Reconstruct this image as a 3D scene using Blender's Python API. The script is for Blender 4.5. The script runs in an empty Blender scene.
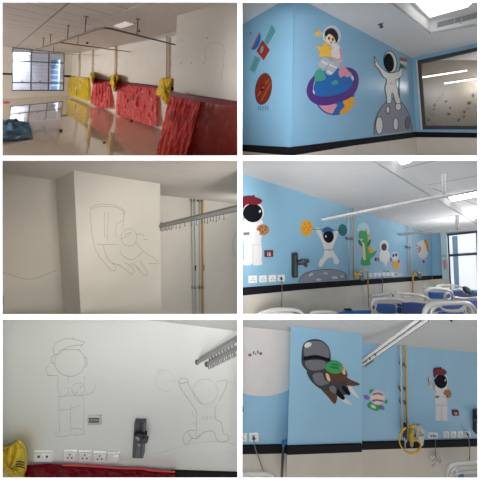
import bpy, bmesh, math, random
from mathutils import Vector, Matrix, noise
V = Vector
sc = bpy.context.scene
COL = sc.collection
random.seed(7)
# ------------------------------------------------------------------ camera geometry
F, CX, CY = 168.0, 240.0, 73.0          # focal length in pixels, principal point
def ray(px, py): return V(((px - CX) / F, 1.0, -(py - CY) / F))
def at(px, py, d): return ray(px, py) * d
class Plane:
    def __init__(s, p0, n):
        n = n.normalized()
        if n.dot(p0) > 0: n = -n           # normal looks at the viewer
        s.p0, s.n = p0.copy(), n
    def hit(s, px, py, off=0.0):
        d = ray(px, py)                    # the point of the surface standing off the plane by off
        return d * ((s.n.dot(s.p0) + off) / s.n.dot(d))
    def shift(s, k): return Plane(s.p0 + s.n * k, s.n)
def vplane(v1, v2, p0): return Plane(p0, ray(*v1).cross(ray(*v2)))
def pplane(a, b, c): return Plane(a, (b - a).cross(c - a))
def Z(ox, oy, s):
    return lambda *p: [(ox + p[i] / s, oy + p[i + 1] / s) for i in range(0, len(p), 2)]
def ell(cx, cy, rx, ry, rot=0, n=28):
    r = math.radians(rot); o = []
    for i in range(n):
        a = 2 * math.pi * i / n; x, y = rx * math.cos(a), ry * math.sin(a)
        o.append((cx + x * math.cos(r) - y * math.sin(r), cy + x * math.sin(r) + y * math.cos(r)))
    return o
def zell(z, cx, cy, rx, ry, rot=0, n=28):
    return [z(*p)[0] for p in ell(cx, cy, rx, ry, rot, n)]
def smooth(p, closed=True, k=4):
    n = len(p); o = []
    rng = range(n) if closed else range(n - 1)
    g = (lambda i: p[i % n]) if closed else (lambda i: p[max(0, min(n - 1, i))])
    for i in rng:
        a, b, c, d = g(i - 1), g(i), g(i + 1), g(i + 2)
        for j in range(k):
            t = j / k
            o.append(tuple(0.5 * (2 * b[m] + (c[m] - a[m]) * t + (2 * a[m] - 5 * b[m] + 4 * c[m] - d[m]) * t * t
                     + (3 * b[m] - a[m] - 3 * c[m] + d[m]) * t ** 3) for m in range(len(b))))
    if not closed: o.append(tuple(p[-1]))
    return o
# ------------------------------------------------------------------ materials
def lin(c):
    return tuple((x / 255 / 12.92) if x / 255 <= .04045 else ((x / 255 + .055) / 1.055) ** 2.4 for x in c)
MATS = {}
def mat(name, rgb, rough=.6, metal=0., var=.06, scale=6., bump=0., spec=.25, emit=0., alpha=1., coat=0., ior=1.5):
    if name in MATS: return MATS[name]
    m = bpy.data.materials.new(name); m.use_nodes = True; nt = m.node_tree
    b = nt.nodes['Principled BSDF']; L = nt.links
    c = lin(rgb)
    tc = nt.nodes.new('ShaderNodeTexCoord'); nz = nt.nodes.new('ShaderNodeTexNoise')
    nz.inputs['Scale'].default_value = scale; nz.inputs['Detail'].default_value = 4
    L.new(tc.outputs['Object'], nz.inputs['Vector'])
    rp = nt.nodes.new('ShaderNodeValToRGB')
    rp.color_ramp.elements[0].position = .3; rp.color_ramp.elements[1].position = .7
    rp.color_ramp.elements[0].color = tuple(x * (1 - var) for x in c) + (1,)
    rp.color_ramp.elements[1].color = tuple(min(1, x * (1 + var)) for x in c) + (1,)
    L.new(nz.outputs['Fac'], rp.inputs['Fac']); L.new(rp.outputs['Color'], b.inputs['Base Color'])
    b.inputs['Roughness'].default_value = rough; b.inputs['Metallic'].default_value = metal
    b.inputs['Specular IOR Level'].default_value = spec; b.inputs['Coat Weight'].default_value = coat
    b.inputs['IOR'].default_value = ior; b.inputs['Alpha'].default_value = alpha
    if emit:
        b.inputs['Emission Color'].default_value = c + (1,); b.inputs['Emission Strength'].default_value = emit
    if bump:
        bp = nt.nodes.new('ShaderNodeBump'); bp.inputs['Strength'].default_value = bump; bp.inputs['Distance'].default_value = .01
        n2 = nt.nodes.new('ShaderNodeTexNoise'); n2.inputs['Scale'].default_value = scale * 5
        L.new(tc.outputs['Object'], n2.inputs['Vector']); L.new(n2.outputs['Fac'], bp.inputs['Height']); L.new(bp.outputs['Normal'], b.inputs['Normal'])
    MATS[name] = m; return m
def film_mat(name, rgb, tint, mix=.5, rough=.22, spec=.5):
    m = bpy.data.materials.new(name); m.use_nodes = True; nt = m.node_tree; L = nt.links
    b = nt.nodes['Principled BSDF']; out = nt.nodes['Material Output']
    b.inputs['Base Color'].default_value = lin(rgb) + (1,); b.inputs['Roughness'].default_value = rough; b.inputs['Specular IOR Level'].default_value = spec
    t = nt.nodes.new('ShaderNodeBsdfTransparent'); t.inputs['Color'].default_value = lin(tint) + (1,)
    mx = nt.nodes.new('ShaderNodeMixShader'); mx.inputs['Fac'].default_value = mix
    L.new(t.outputs[0], mx.inputs[1]); L.new(b.outputs[0], mx.inputs[2]); L.new(mx.outputs[0], out.inputs['Surface'])
    MATS[name] = m; return m
def glass_mat(name, tint, gl=.08, rough=.02):
    m = bpy.data.materials.new(name); m.use_nodes = True; nt = m.node_tree; L = nt.links
    nt.nodes.remove(nt.nodes['Principled BSDF']); out = nt.nodes['Material Output']
    t = nt.nodes.new('ShaderNodeBsdfTransparent'); t.inputs['Color'].default_value = lin(tint) + (1,)
    g = nt.nodes.new('ShaderNodeBsdfGlossy'); g.inputs['Roughness'].default_value = rough
    mx = nt.nodes.new('ShaderNodeMixShader'); mx.inputs['Fac'].default_value = gl
    L.new(t.outputs[0], mx.inputs[1]); L.new(g.outputs[0], mx.inputs[2]); L.new(mx.outputs[0], out.inputs['Surface'])
    MATS[name] = m; return m
def grid_mat(name, rgb, line, wx, wy, lw, rough=.6, axes=None, spec=.5, stagger=0.5, ior=1.5):
    """brick/tile pattern laid along two given directions"""
    m = bpy.data.materials.new(name); m.use_nodes = True; nt = m.node_tree; L = nt.links
    b = nt.nodes['Principled BSDF']
    g = nt.nodes.new('ShaderNodeNewGeometry')
    cmb = nt.nodes.new('ShaderNodeCombineXYZ')
    for k, ax in enumerate(axes):
        d = nt.nodes.new('ShaderNodeVectorMath'); d.operation = 'DOT_PRODUCT'; d.inputs[1].default_value = tuple(ax)
        L.new(g.outputs['Position'], d.inputs[0]); L.new(d.outputs['Value'], cmb.inputs[k])
    br = nt.nodes.new('ShaderNodeTexBrick'); br.offset = stagger
    c = lin(rgb)
    br.inputs['Color1'].default_value = c + (1,); br.inputs['Color2'].default_value = tuple(x * .95 for x in c) + (1,)
    br.inputs['Mortar'].default_value = lin(line) + (1,); br.inputs['Scale'].default_value = 1
    br.inputs['Mortar Size'].default_value = lw; br.inputs['Brick Width'].default_value = wx; br.inputs['Row Height'].default_value = wy
    L.new(cmb.outputs[0], br.inputs['Vector']); L.new(br.outputs['Color'], b.inputs['Base Color'])
    b.inputs['Roughness'].default_value = rough; b.inputs['Specular IOR Level'].default_value = spec; b.inputs['IOR'].default_value = ior
    MATS[name] = m; return m
# ------------------------------------------------------------------ meshes
class MB:
    def __init__(s): s.v = []; s.f = []; s.sm = []
    def add(s, vs, fs, sm=False):
        o = len(s.v); s.v += [V(v) for v in vs]; s.f += [[i + o for i in f] for f in fs]; s.sm += [sm] * len(fs); return s
    def prism(s, front, back):
        n = len(front)
        return s.add(list(front) + list(back), [list(range(n)), list(range(2 * n - 1, n - 1, -1))] + [[i, n + i, n + (i + 1) % n, (i + 1) % n] for i in range(n)])
    def pad(s, pl, pts, off=.004, th=None):           # raised shape on a plane
        th = off if th is None else th
        return s.prism([pl.hit(x, y, off) for x, y in pts], [pl.hit(x, y, off) - pl.n * th for x, y in pts])
    def deep(s, pl, pts, off, dep):                   # a solid of depth dep standing behind its visible outline
        fr = [pl.hit(x, y, off) for x, y in pts]
        c = sum(fr, V((0, 0, 0))) / len(fr); d = c.normalized() * dep
        return s.prism(fr, [p + d for p in fr])
    def stroke(s, pl, pts, w, off=.004, closed=False, th=.002):
        n = len(pts); L = []; R = []
        for i in range(n):
            if closed: a, b = pts[i - 1], pts[(i + 1) % n]
            else: a, b = pts[max(0, i - 1)], pts[min(n - 1, i + 1)]
            dx, dy = b[0] - a[0], b[1] - a[1]; l = math.hypot(dx, dy) or 1
            nx, ny = -dy / l * w / 2, dx / l * w / 2
            L.append((pts[i][0] + nx, pts[i][1] + ny)); R.append((pts[i][0] - nx, pts[i][1] - ny))
        vs = [pl.hit(x, y, off) for x, y in L] + [pl.hit(x, y, off) for x, y in R]
        vs += [v - pl.n * th for v in vs]
        fs = []; m = n if closed else n - 1
        for i in range(m):
            j = (i + 1) % n
            fs += [[i, j, n + j, n + i], [2 * n + i, 3 * n + i, 3 * n + j, 2 * n + j], [i, 2 * n + i, 2 * n + j, j], [n + i, n + j, 3 * n + j, 3 * n + i]]
        if not closed: fs += [[0, n, 3 * n, 2 * n], [n - 1, 3 * n - 1, 4 * n - 1, 2 * n - 1]]
        return s.add(vs, fs)
    def tube(s, pts, r, seg=8, closed=False, caps=True):
        pts = [V(p) for p in pts]; n = len(pts); rings = []; prev = None
        rr = r if isinstance(r, (list, tuple)) else [r] * n
        for i in range(n):
            if closed: t = pts[(i + 1) % n] - pts[i - 1]
            else: t = pts[min(n - 1, i + 1)] - pts[max(0, i - 1)]
            t.normalize()
            if prev is None:
                u = t.orthogonal().normalized()
            else:
                u = prev - t * prev.dot(t); u.normalize()
            prev = u; w = t.cross(u)
            rings.append([pts[i] + (u * math.cos(a) + w * math.sin(a)) * rr[i] for a in [2 * math.pi * k / seg for k in range(seg)]])
        vs = [v for g in rings for v in g]; fs = []
        for i in range(n if closed else n - 1):
            j = (i + 1) % n
            for k in range(seg):
                fs.append([i * seg + k, i * seg + (k + 1) % seg, j * seg + (k + 1) % seg, j * seg + k])
        if not closed and caps:
            fs += [list(range(seg - 1, -1, -1)), list(range((n - 1) * seg, n * seg))]
        return s.add(vs, fs, True)
    def bar(s, a, b, w, h, up=V((0, 0, 1))):            # rectangular bar between two points
        a, b = V(a), V(b); t = (b - a).normalized(); x = t.cross(up).normalized(); y = x.cross(t)
        q = [x * w / 2 + y * h / 2, -x * w / 2 + y * h / 2, -x * w / 2 - y * h / 2, x * w / 2 - y * h / 2]
        return s.prism([a + k for k in q], [b + k for k in q])
    def box(s, o, ax, ay, az):                        # centre and three half axes
        c = [o + ax * i + ay * j + az * k for k in (-1, 1) for (i, j) in ((-1, -1), (1, -1), (1, 1), (-1, 1))]
        return s.prism(c[:4], c[4:])
    def ball(s, c, rx, ry, rz, nu=12, nv=8):
        vs = []; fs = []
        for j in range(nv + 1):
            th = math.pi * j / nv
            for i in range(nu):
                a = 2 * math.pi * i / nu
                vs.append(c + V((rx * math.sin(th) * math.cos(a), ry * math.sin(th) * math.sin(a), rz * math.cos(th))))
        for j in range(nv):
            for i in range(nu):
                fs.append([j * nu + i, j * nu + (i + 1) % nu, (j + 1) * nu + (i + 1) % nu, (j + 1) * nu + i])
        return s.add(vs, fs, True)
    def sheet(s, grid, th=.003, n=None):              # grid[row][col] of points, given a small thickness
        R, C = len(grid), len(grid[0]); k = R * C
        vs = [p for r in grid for p in r]; vs2 = [p - n * th for p in vs]; fs = []
        for r in range(R - 1):
            for c in range(C - 1):
                q = [r * C + c, r * C + c + 1, (r + 1) * C + c + 1, (r + 1) * C + c]
                fs += [q, [x + k for x in reversed(q)]]
        for c in range(C - 1):
            fs += [[c, c + k, c + 1 + k, c + 1], [(R - 1) * C + c, (R - 1) * C + c + 1, (R - 1) * C + c + 1 + k, (R - 1) * C + c + k]]
        for r in range(R - 1):
            fs += [[r * C, (r + 1) * C, (r + 1) * C + k, r * C + k], [r * C + C - 1, r * C + C - 1 + k, (r + 1) * C + C - 1 + k, (r + 1) * C + C - 1]]
        return s.add(vs + vs2, fs, True)
    def mid(s):
        lo = [min(v[i] for v in s.v) for i in range(3)]; hi = [max(v[i] for v in s.v) for i in range(3)]
        return V(((lo[0] + hi[0]) / 2, (lo[1] + hi[1]) / 2, lo[2]))
def wpos(o):                                          # roots and parts carry plain translations only
    p = o.location.copy()
    while o.parent is not None:
        o = o.parent; p = p + o.location
    return p
def obj(name, mb, m, parent=None, bevel=0., label=None):
    o_ = mb.mid() if parent is None else wpos(parent)
    me = bpy.data.meshes.new(name)
    me.from_pydata([tuple(v - o_) for v in mb.v], [], mb.f)
    bm = bmesh.new(); bm.from_mesh(me)
    for f, sm in zip(bm.faces, mb.sm): f.smooth = sm
    bmesh.ops.recalc_face_normals(bm, faces=bm.faces)
    bm.to_mesh(me); bm.free()
    me.materials.append(m)
    o = bpy.data.objects.new(name, me); COL.objects.link(o)
    if parent is None: o.location = o_
    else: o.parent = parent
    if bevel:
        b = o.modifiers.new('bevel', 'BEVEL'); b.width = bevel; b.segments = 2; b.limit_method = 'ANGLE'
    if label: o['label'] = label
    return o
def tag(o, label, cat, group=None, kind=None):
    o['label'] = label; o['category'] = cat
    if group: o['group'] = group
    if kind: o['kind'] = kind
    return o
def thing(name, label, cat, loc, group=None):
    o = bpy.data.objects.new(name, None); COL.objects.link(o); o.location = loc; o.empty_display_size = .1
    return tag(o, label, cat, group)
def struct(name, mb, m, parent=None):
    o = obj(name, mb, m, parent)
    if parent is None: o['kind'] = 'structure'
    return o
def wall(name, pl, pts, m, th=.08):
    return struct(name, MB().prism([pl.hit(x, y) for x, y in pts], [pl.hit(x, y) - pl.n * th for x, y in pts]), m)
def quad(name, ps, m, th=.06):
    n = (ps[1] - ps[0]).cross(ps[2] - ps[0]).normalized()
    if n.dot(ps[0]) > 0: n = -n
    return struct(name, MB().prism(ps, [p - n * th for p in ps]), m)
def resample(p, n):
    L = [0]
    for a, b in zip(p, p[1:]): L.append(L[-1] + math.hypot(b[0] - a[0], b[1] - a[1]))
    o = []
    for i in range(n):
        t = L[-1] * i / (n - 1); k = 0
        while k < len(p) - 2 and L[k + 1] < t: k += 1
        u = (t - L[k]) / ((L[k + 1] - L[k]) or 1)
        o.append((p[k][0] + (p[k + 1][0] - p[k][0]) * u, p[k][1] + (p[k + 1][1] - p[k][1]) * u))
    return o
def cloth(pl, top, bot, R, C, amp, seed, base=.012, fold=14., flare=0.):
    t = resample(top, C); b = resample(bot, C); g = []
    for r in range(R):
        v = r / (R - 1); row = []
        for c in range(C):
            x = t[c][0] + (b[c][0] - t[c][0]) * v; y = t[c][1] + (b[c][1] - t[c][1]) * v
            u = c / (C - 1)
            n = noise.noise(V((u * fold, v * 2.2, seed))) + .6 * noise.noise(V((u * fold * 2.3, v * 7, seed + 5))) + .3 * noise.noise(V((u * 30, v * 22, seed + 9)))
            k = min(1, v * 6 + .15)
            row.append(pl.hit(x, y, base + flare * v * v + amp * k * (n + .9)))
        g.append(row)
    return g
FONT = {'P': [[(0, 1), (0, 0), (.6, .05), (.6, .45), (0, .5)]], 'L': [[(0, 0), (0, 1), (.6, 1)]], 'U': [[(0, 0), (0, .85), (.3, 1), (.6, .85), (.6, 0)]],
        'T': [[(0, 0), (.7, 0)], [(.35, 0), (.35, 1)]], 'O': [[(.3, 0), (0, .3), (0, .7), (.3, 1), (.6, .7), (.6, .3), (.3, 0)]],
        '1': [[(.1, .2), (.35, 0), (.35, 1)]], '8': [[(.3, .48), (.05, .25), (.3, 0), (.55, .25), (.3, .48), (0, .75), (.3, 1), (.6, .75), (.3, .48)]]}
def write(mb, pl, s, x, y, w, h, sk, lw, off):
    for i, ch in enumerate(s):
        for st in FONT[ch]:
            mb.stroke(pl, [(x + (i * 1.0 + p[0]) * w, y + p[1] * h + (i + p[0]) * w * sk) for p in st], lw, off)
    return mb
def zz(z, *p): return smooth(z(*p))
# --- a painted figure: list of (part name, outline points, material, layer)
def mural(name, label, pl, parts, cat='mural', group=None, base=.0, step=.0016):
    mbs = []
    for pn, pts, m, ly in parts:
        mb = MB()
        if pn.startswith('~'):
            w, strokes = pts
            for st in strokes: mb.stroke(pl, st, w, base + .003 + ly * step)
            pn = pn[1:]
            if pn in ('crater_rim', 'leg_band', 'red_stripe', 'crater_shadow', 'arm_stripe') and len(strokes) > 1:
                for st in strokes[1:]: mbs.append((pn, MB().stroke(pl, st, w, base + .003 + ly * step), m))
                mb = MB().stroke(pl, strokes[0], w, base + .003 + ly * step)
        else:
            for q in (pts if isinstance(pts[0], list) else [pts]): mb.pad(pl, q, base + .003 + ly * step)
        mbs.append((pn, mb, m))
    allv = MB()
    for _, mb, _m in mbs: allv.v += mb.v
    r = thing(name, label, cat, allv.mid(), group)
    for pn, mb, m in mbs: obj(pn, mb, m, r)
    return r

WORLD = .44
C_W1 = (202, 194, 184); C_CEIL1 = (212, 203, 196); C_TILE1 = (212, 206, 200); C_FLOOR1 = (186, 168, 148)
C_BLUE2 = (128, 172, 200); C_CREAM = (206, 196, 182); C_CEIL2 = (214, 214, 214)
C_W3 = (206, 197, 183); C_CEIL3 = (204, 194, 183)
C_BLUE4 = (136, 181, 206); C_CREAM4 = (208, 200, 188); C_CEIL4 = (214, 215, 216)
C_W5 = (216, 217, 211)
C_BLUE6 = (146, 191, 218); C_CREAM6 = (206, 196, 182); C_CEIL6 = (210, 210, 210); C_WF6 = (214, 210, 208)
# ================================================================== camera, sky
cam = bpy.data.objects.new('camera', bpy.data.cameras.new('camera')); COL.objects.link(cam)
cam.data.sensor_width = 36; cam.data.lens = 36 * F / 480; cam.data.shift_y = -(240 - CY) / 480
cam.data.clip_start = .05; cam.data.clip_end = 200
cam.rotation_euler = (math.pi / 2, 0, 0); sc.camera = cam
w = bpy.data.worlds.new('sky'); sc.world = w; w.use_nodes = True
w.node_tree.nodes['Background'].inputs['Color'].default_value = (1, 1, 1, 1)
w.node_tree.nodes['Background'].inputs['Strength'].default_value = WORLD
sc.view_settings.view_transform = 'Standard'; sc.view_settings.look = 'None'; sc.view_settings.gamma = 1
sc.view_settings.exposure = 0; sc.view_settings.use_curve_mapping = False
def lamp(name, p, target, sx, sy, power, col=(1, 1, 1)):
    l = bpy.data.lights.new(name, 'AREA'); l.shape = 'RECTANGLE'; l.size = sx; l.size_y = sy; l.energy = power; l.color = col
    o = bpy.data.objects.new(name, l); COL.objects.link(o); o.location = p
    o.rotation_euler = (V(target) - V(p)).to_track_quat('-Z', 'Y').to_euler(); return o
# ================================================================== the white dividing wall with its six openings
M_white = mat('white_wall_paint', (252, 252, 252), .8, var=.01)
YF = 1.4; TH = .012
def fp(px, py, d=YF): return at(px, py, d)
xs = [(2.5, 237.5), (242.3, 477.5)]; ys = [(2.5, 155.5), (160.6, 314.2), (319.6, 477.6)]
mb = MB()
def fbar(x0, y0, x1, y1):                              # bevelled bar: the back is narrower than the front
    i = .22 * min(x1 - x0, y1 - y0, 6)
    mb.prism([fp(x, y) for x, y in ((x0, y0), (x1, y0), (x1, y1), (x0, y1))], [fp(x, y, YF + TH) for x, y in ((x0 + i, y0 + i), (x1 - i, y0 + i), (x1 - i, y1 - i), (x0 + i, y1 - i))])
for x0, x1 in ((-300, 2.5), (237.5, 242.3), (477.5, 780)): fbar(x0, -6, x1, 486)  # outer bars widened out of view to block the sun
fbar(-300, -900, 780, -6)  # unseen upper wall added to keep the sun out of the rooms
for y0, y1 in ((-6, 2.5), (155.5, 160.6), (314.2, 319.6), (477.6, 486)):
    for x0, x1 in xs: fbar(x0, y0, x1, y1)
struct('wall_front', mb, M_white)
# ================================================================== ROOM 1: large ward before painting
VP1, VP2 = (-8, 67), (353.8, 82)
E1, E2 = ray(*VP1).normalized(), ray(*VP2).normalized(); E3 = E2.cross(E1).normalized()
if E3.z < 0: E3 = -E3
def r1plane(n, k): return Plane(n * k, n)
H = 1.5
p_floor = r1plane(E3, -H); p_soff = r1plane(E3, 1.0); p_tile = r1plane(E3, 1.012)
N2 = E1.cross(E3).normalized(); N1 = E2.cross(E3).normalized()      # exact normals of long wall and back wall
def thru(n, p): return Plane(p, n)
p_long = thru(N2, p_floor.hit(157, 127.5)); p_pill = thru(N2, p_soff.hit(177, 15.5)); p_back = thru(N1, p_floor.hit(67, 95.7))
M_w1 = mat('old_cream_wall', C_W1, .7, var=.05, scale=1.5, bump=.05)
M_p1 = mat('pillar_cream_wall', C_W1, .75, var=.05, scale=1.5, bump=.05)  # same cream as the other ward walls, a little rougher
M_ceil1 = mat('plain_ceiling_paint', C_CEIL1, .8, var=.04, scale=2)
M_tile1 = grid_mat('ceiling_tiles', C_TILE1, (142, 136, 132), .6, .6, .012, .8, (E1, E2), stagger=0)
M_floor1 = grid_mat('polished_floor_tiles', C_FLOOR1, (140, 125, 108), .8, .8, .002, .05, (E2, E1), stagger=0, ior=1.75)
_b = M_floor1.node_tree.nodes['Principled BSDF']; _b.inputs['Coat Weight'].default_value = .62; _b.inputs['Coat IOR'].default_value = 2.3; _b.inputs['Coat Roughness'].default_value = .02
wall('floor', p_floor, [(-60, 157.5), (239, 157.5), (239, 150), (200, 128), (60, 94), (-60, 92)], M_floor1)
wall('wall_back', p_back, [(-20, 20), (80, 35), (80, 98), (13, 98), (-20, 98)], M_w1, .02).hide_render = True
# back wall with a real window hole: four pieces in one mesh
W = dict(tl=(12.7, 47.6), tr=(64.2, 52.6), bl=(12.2, 90.3), br=(63.6, 90.3))
mb = MB()
def pc(pts): mb.prism([p_back.hit(*q) for q in pts], [p_back.hit(*q) - p_back.n * .12 for q in pts])
pc([(-20, 20), (85, 35), (85, 54.6), W['tr'], W['tl'], (-20, 44.5)]); pc([(-20, 44.5), W['tl'], W['bl'], (-20, 90.3)])
pc([W['tr'], (85, 54.6), (85, 90.3), W['br']]); pc([(-20, 90.3), W['bl'], W['br'], (85, 90.3), (85, 100), (-20, 100)])
bpy.data.objects.remove(bpy.data.objects['wall_back']); struct('wall_back', mb, M_w1)
wall('wall_right', p_long, [(60, 40), (190, 12), (190, 150), (60, 96)], M_w1)
pp = [(177.3, 10), (239, -15), (239, 157), (171, 157), (171.5, 140)]
fr = [p_pill.hit(*q) for q in ((177.4, 8), (239, -15), (239, 157.3), (170.5, 157.3))]
dpl = abs((p_long.p0 - p_pill.p0).dot(p_pill.n))
bk = [fr[0] - p_pill.n * dpl, Plane(p_pill.p0 - p_pill.n * .3, p_pill.n).hit(239.5, -15), Plane(p_pill.p0 - p_pill.n * .3, p_pill.n).hit(239.5, 157.3), fr[3] - p_pill.n * dpl]
struct('wall_pillar', MB().prism(fr, bk), M_p1)
# ceilings: tiled field, plain soffit along the long wall
LS = lambda x: 67 + (14.6 - 67) / (117 - (-8)) * (x + 8)         # soffit edge, runs to the far vanishing point
sof_edge_far, sof_edge_near = (40, LS(40)), (150, LS(150))
wall('ceiling', p_soff, [sof_edge_far, (117, LS(117)), (150, LS(150)), (239, -36), (239, -6), (190, 28), (30, 67), (20, 62)], M_ceil1)
a, b = p_soff.hit(*sof_edge_far), p_soff.hit(*sof_edge_near)
quad('trim_1', [a, b, b + E3 * .012, a + E3 * .012], M_ceil1, .005)
far1 = p_tile.hit(-10, 47)
tl = [p_tile.hit(*q) for q in ((-15, 52.5), (62, 52.5), (70, 40), (150, -2), (150, -30), (-40, -30), (-40, 40))]
struct('ceiling', MB().prism(tl, [p + E3 * .05 for p in tl]), M_tile1)
# bulkhead over the window with the slot grille
d_ = (p_back.p0 + p_back.n * .0)
M_black = mat('black_tile_band', (30, 28, 31), .6, spec=.04, var=.15, scale=20)
M_alu = mat('brushed_aluminium', (128, 126, 126), .35, .6, var=.05)
M_dalu = mat('grey_window_aluminium', (88, 96, 108), .4, .4)
M_grille = mat('dark_slot_grille', (70, 70, 72), .5)
g = thing('slot_diffuser', 'long dark slot grille high on the window wall under the tiled ceiling', 'air vent', p_back.hit(26, 43, .05))
obj('frame', MB().pad(p_back, [(-3, 38), (54, 44.6), (54, 47), (-3, 41.6)], .05, .05), M_alu, g)
obj('grille', MB().pad(p_back, [(-3, 38.7), (54, 45.1), (54, 46.5), (-3, 41)], .06, .02), M_grille, g)
# dark band along the walls
mb = MB(); mb.pad(p_back, [(-10, 72.4), (12.2, 73.2), (12.2, 75), (-10, 74.4)], .012); mb.pad(p_back, [(64, 75), (74, 75.6), (74, 77.6), (64, 76.9)], .012)
struct('trim_2', mb, M_black)
struct('trim_3', MB().pad(p_long, [(66, 75.4), (180, 88.0), (180, 91.2), (66, 77.3)], .012), M_black)
struct('trim_4', MB().pad(p_pill, [(170.6, 92), (239, 101.6), (239, 107.6), (170.4, 96.3)], .012), M_black)
# window
M_glass = glass_mat('clear_window_glass', (244, 247, 252), .06)
win = bpy.data.objects.new('window_1', None); COL.objects.link(win); win.location = p_back.hit(38, 90); win['kind'] = 'structure'
L_ = lambda t: (W['tl'][0] + (W['bl'][0] - W['tl'][0]) * t, W['tl'][1] + (W['bl'][1] - W['tl'][1]) * t)
R_ = lambda t: (W['tr'][0] + (W['br'][0] - W['tr'][0]) * t, W['tr'][1] + (W['br'][1] - W['tr'][1]) * t)
mb = MB(); mb.stroke(p_back, [W['tl'], W['tr'], W['br'], W['bl']], 1.3, .01, True, .08); struct('window_frame', mb, M_dalu, win)
mb = MB()
for xt, xb in ((31.6, 30.9), (49.2, 48.4)): mb.stroke(p_back, [(xt, 48.6), (xb, 90.3)], 1.3, .012, False, .08)
for t0, t1 in ((.31, .28), (.815, .81)): mb.stroke(p_back, [L_(t0), R_(t1)], 1.1, .012, False, .08)
struct('window_mullion', mb, M_dalu, win)
struct('window_pane', MB().pad(p_back, [W['tl'], W['tr'], W['br'], W['bl']], -.05, .006), M_glass, win)
for hx in (22, 40): struct('window_handle', MB().pad(p_back, [(hx - .7, 81), (hx + .7, 81), (hx + .5, 82.6), (hx - .5, 82.6)], .04, .03), M_dalu, win)
# buildings seen through the window
O = p_back.hit(38, 70); fa = Plane(O + E1 * 7, N1)
M_fac = grid_mat('pale_stone_cladding', (218, 216, 226), (188, 188, 204), .9, .3, .02, .8, (E2, E3))
M_blue = grid_mat('blue_curtain_wall', (120, 165, 205), (225, 232, 240), .8, .55, .06, .3, (E2, E3), stagger=0)
def facade(name, label, pl, pts, m, dep): return tag(obj(name, MB().prism([pl.hit(*q) for q in pts], [pl.hit(*q) - pl.n * dep for q in pts]), m), label, 'building')
facade('building', 'pale stone-clad building close outside the ward window', fa, [(-60, 20), (51, 20), (51, 110), (-60, 110)], M_fac, 3)
fb = Plane(O + E1 * 12, N1)
facade('building', 'blue glass building behind the pale one, at the right of the window', fb, [(40, 20), (110, 20), (110, 110), (40, 110)], M_blue, 3)
# curtain rails hung from the ceiling
p_rail = r1plane(E3, .70)
M_rail = mat('grey_rail_metal', (112, 108, 106), .35, .5)
def rail1(label, pts, hang, grp='curtain rails on the ward ceiling'):
    q = [p_rail.hit(*p) for p in smooth(pts, False, 5)]
    t = thing('curtain_rail', label, 'curtain rail', q[len(q) // 2], grp)
    mb = MB()
    for u, v in zip(q, q[1:]): mb.bar(u, v + (v - u).normalized() * .01, .022, .03, E3)
    obj('track', mb, M_rail, t)
    for (hx, hy) in hang:
        b = p_rail.hit(hx, hy); top = 1.01 if hx < 112 else 1.0
        h = obj('hanger_rod', MB().tube([b, b + E3 * (top - .70)], .009), M_rail, t)
        c = b + E3 * (top - .71); obj('ceiling_flange', MB().tube([c, c + E3 * .012], .035, 12), M_rail, h)
    return t
rail1('U-shaped curtain rail with rounded corner, nearest above the empty ward', [(175.2, 44.8), (160, 41), (140, 36), (120, 31), (112, 29), (106, 28), (100, 28.3), (94, 29.9), (84, 33.6), (70, 38.4), (59, 42.2)], [(137, 35), (85, 33), (67.4, 39)])
rail1('straight curtain rail crossing the ward behind the rounded rail', [(59.5, 42.5), (95, 47.2), (131, 52.1)], [(77.6, 44.9)])
rail1('farthest curtain rail, hung nearest to the ward window', [(58, 42.8), (45, 46.6), (36, 49.6), (31, 51.3), (27, 52.3), (34, 52.7), (60, 53.8), (97, 55.2)], [(50, 45.2), (43, 47.4), (53.4, 53.5)])
# flat ceiling light and small fittings
M_lightoff = mat('white_diffuser', (240, 240, 236), .4, var=.01, emit=.35)  # small glow added to a switched-off ceiling light
t = thing('ceiling_light', 'pale square ceiling light flush in the plain ceiling of the empty ward', 'ceiling light', p_soff.hit(123, 25))
lp = [(112.5, 26.3), (126, 21.4), (135.5, 24.3), (121, 29)]
obj('frame', MB().pad(p_soff, lp, .012), M_ceil1, t); obj('diffuser', MB().pad(p_soff, [(114, 26.2), (126, 22), (134, 24.3), (121, 28.3)], .018, .01), M_lightoff, t)
t = thing('sprinkler', 'tiny dark sprinkler head on the ceiling beside the near hanger rod', 'sprinkler', p_soff.hit(139, 29))
c = p_soff.hit(139, 29.2); M_dark = mat('dark_metal', (45, 43, 42), .4, .5)
obj('stem', MB().tube([c, c - E3 * .05], .012), M_dark, t); obj('deflector', MB().tube([c - E3 * .05, c - E3 * .06], .035, 12), M_dark, t)
t = tag(obj('sprinkler', MB().tube([p_soff.hit(87.3, 42.2), p_soff.hit(87.3, 42.2) - E3 * .06], .03, 10), M_dark), 'small dark sprinkler head above the straight rail, near the middle of the ward', 'sprinkler')
# pipes on the long wall, bags tied over their ends
M_pipew = mat('galvanised_pipe', (190, 182, 172), .5, .0); M_pipey = mat('ochre_pipe', (196, 156, 84), .5)
def pipes1(label, x, ytop, ybot, gap, r=.016):
    t = thing('gas_pipes', label, 'pipes', p_long.hit(x, ybot, .03), 'gas pipes down the long ward wall')
    for dx, m, nm in ((-gap / 2, M_pipew, 'grey_pipe'), (gap / 2, M_pipey, 'ochre_pipe')):
        obj(nm, MB().tube([p_long.hit(x + dx + .5, ytop, .03), p_long.hit(x + dx, ybot, .03)], r), m, t)
    for k in (.35, .62): obj('pipe_clip', MB().stroke(p_long, [(x - gap, ytop + (ybot - ytop) * k), (x + gap, ytop + (ybot - ytop) * k + .2)], .9, .035, False, .03), M_pipew, t)
pipes1('pair of thin pipes running down behind the yellow wall sheet', 79, 51.6, 95, 1.2)
pipes1('pair of thin pipes above the farthest yellow bag', 92.3, 49.4, 74, 1.2)
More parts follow.
